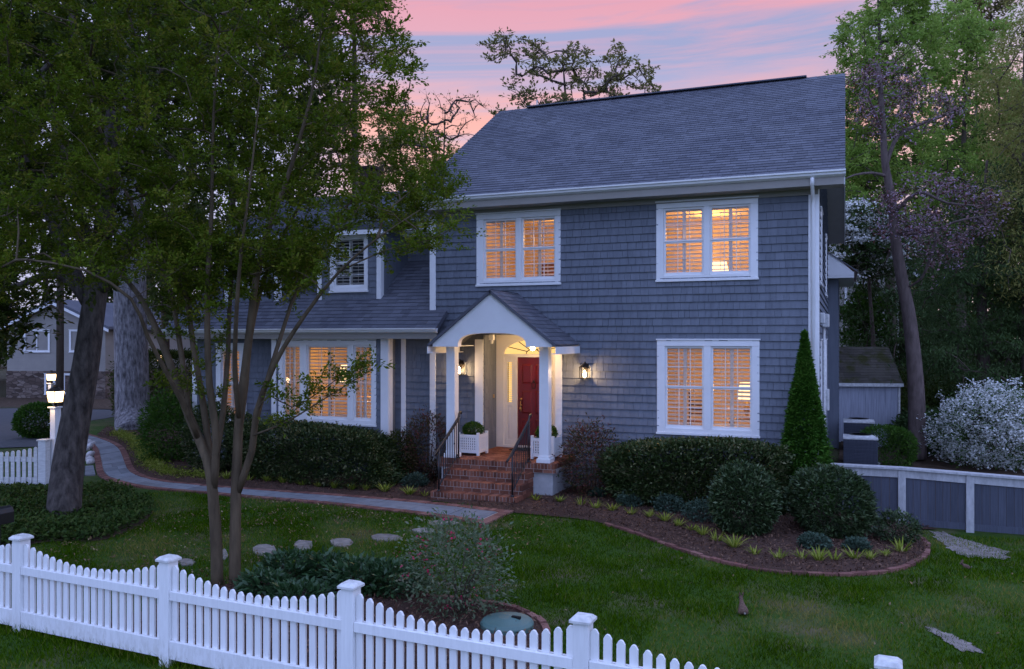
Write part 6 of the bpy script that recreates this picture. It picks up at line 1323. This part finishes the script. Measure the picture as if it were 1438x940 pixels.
# ------------------------------------------------------------------ rabbits
def rabbit(base, face, up_, label, s=1.0):
    t_ = NT('rabbit_fur'); co = t_.coord(); nz = t_.noise(co, 90, 5); m_ = t_.pbr(t_.ramp(nz, [(.3, (.07, .042, .030)), (.7, (.20, .125, .09))]), .95, nz, .6, .01)
    f = Vector((math.cos(face), math.sin(face), 0)); sd = Vector((-f.y, f.x, 0)); b = Vector(base)
    def P(a, c, z): return b + (f * a + sd * c + UP * z) * s
    hz_ = up_
    chain = [(P(-.12, 0, .07), .060), (P(-.06, 0, .10), .092), (P(.02, 0, .125 + hz_ * .25), .076), (P(.09, 0, .14 + hz_ * .6), .055), (P(.13, 0, .18 + hz_), .034), (P(.17, 0, .215 + hz_), .043), (P(.212, 0, .205 + hz_), .030), (P(.238, 0, .195 + hz_), .017)]
    vs, es, rr = [], [], []
    def add(p, r, par):
        vs.append(tuple(p)); rr.append(r * s)
        if par is not None: es.append((par, len(vs) - 1))
        return len(vs) - 1
    ids = []
    for i, (p, r) in enumerate(chain): ids.append(add(p, r, ids[-1] if i else None))
    for sg in (-1, 1):
        a = add(P(-.05, sg * .06, .07), .050, ids[1]); a = add(P(.0, sg * .07, .04), .03, a); add(P(.055, sg * .065, .018), .018, a)
        a = add(P(.09, sg * .035, .09 + hz_ * .3), .024, ids[3]); a = add(P(.10, sg * .035, .045), .016, a); add(P(.125, sg * .035, .012), .014, a)
        a = add(P(.15, sg * .02, .265 + hz_), .016, ids[5]); a = add(P(.125, sg * .032, .315 + hz_), .017, a); add(P(.11, sg * .038, .35 + hz_), .007, a)
    me = bpy.data.meshes.new('rabbit'); me.from_pydata(vs, es, []); me.materials.append(m_); o = link('rabbit', me); o.modifiers.new('skin', 'SKIN'); sb = o.modifiers.new('sub', 'SUBSURF'); sb.levels = 2; sb.render_levels = 2
    if not me.skin_vertices: me.attributes.new
    for i, d in enumerate(me.skin_vertices[0].data): d.radius = (rr[i], rr[i]); d.use_root = (i == 1)
    return o
def make_rabbit(base, face, up_, label, s):
    t = thing('rabbit', label, 'rabbit', base)
    import bmesh as bm_
    o = rabbit(base, face, up_, label, s); o.name = 'body'; o.parent = t; o.matrix_parent_inverse = Matrix.Translation(-Vector(base))
    f = Vector((math.cos(face), math.sin(face), 0)); p = Vector(base) + (f * -.19 + UP * .09) * s; m = MB(); rr = .022 * s
    m.lathe([(0.001, p.z - rr), (rr * .8, p.z - rr * .6), (rr, p.z), (rr * .8, p.z + rr * .6), (.001, p.z + rr)], p.x, p.y, 10); m.build('tail', M['stone'], t, smooth=True)
    e = MB(); sd = Vector((-f.y, f.x, 0))
    for sg in (-1, 1):
        q_ = Vector(base) + (f * .18 + sd * sg * .042 + UP * (.222 + up_)) * s; e.lathe([(.001, q_.z - .008), (.008, q_.z), (.001, q_.z + .008)], q_.x, q_.y, 8)
    e.build('eyes', M['dark'], t, smooth=True)
def try_skin(base, face, up_, label, s):
    make_rabbit(base, face, up_, label, s)
b = G(1043, 864); make_rabbit((b.x, b.y, b.z + .0), R(108), .05, 'brown rabbit sitting upright in the middle of the right lawn', .62)
b = G(1357, 800); make_rabbit((b.x, b.y, b.z), R(200), .0, 'small grey rabbit crouching in the grass below the bare soil', .40)
print('LEAF POLYS', sum(len(o.data.polygons) for o in bpy.data.objects if o.type == 'MESH'))
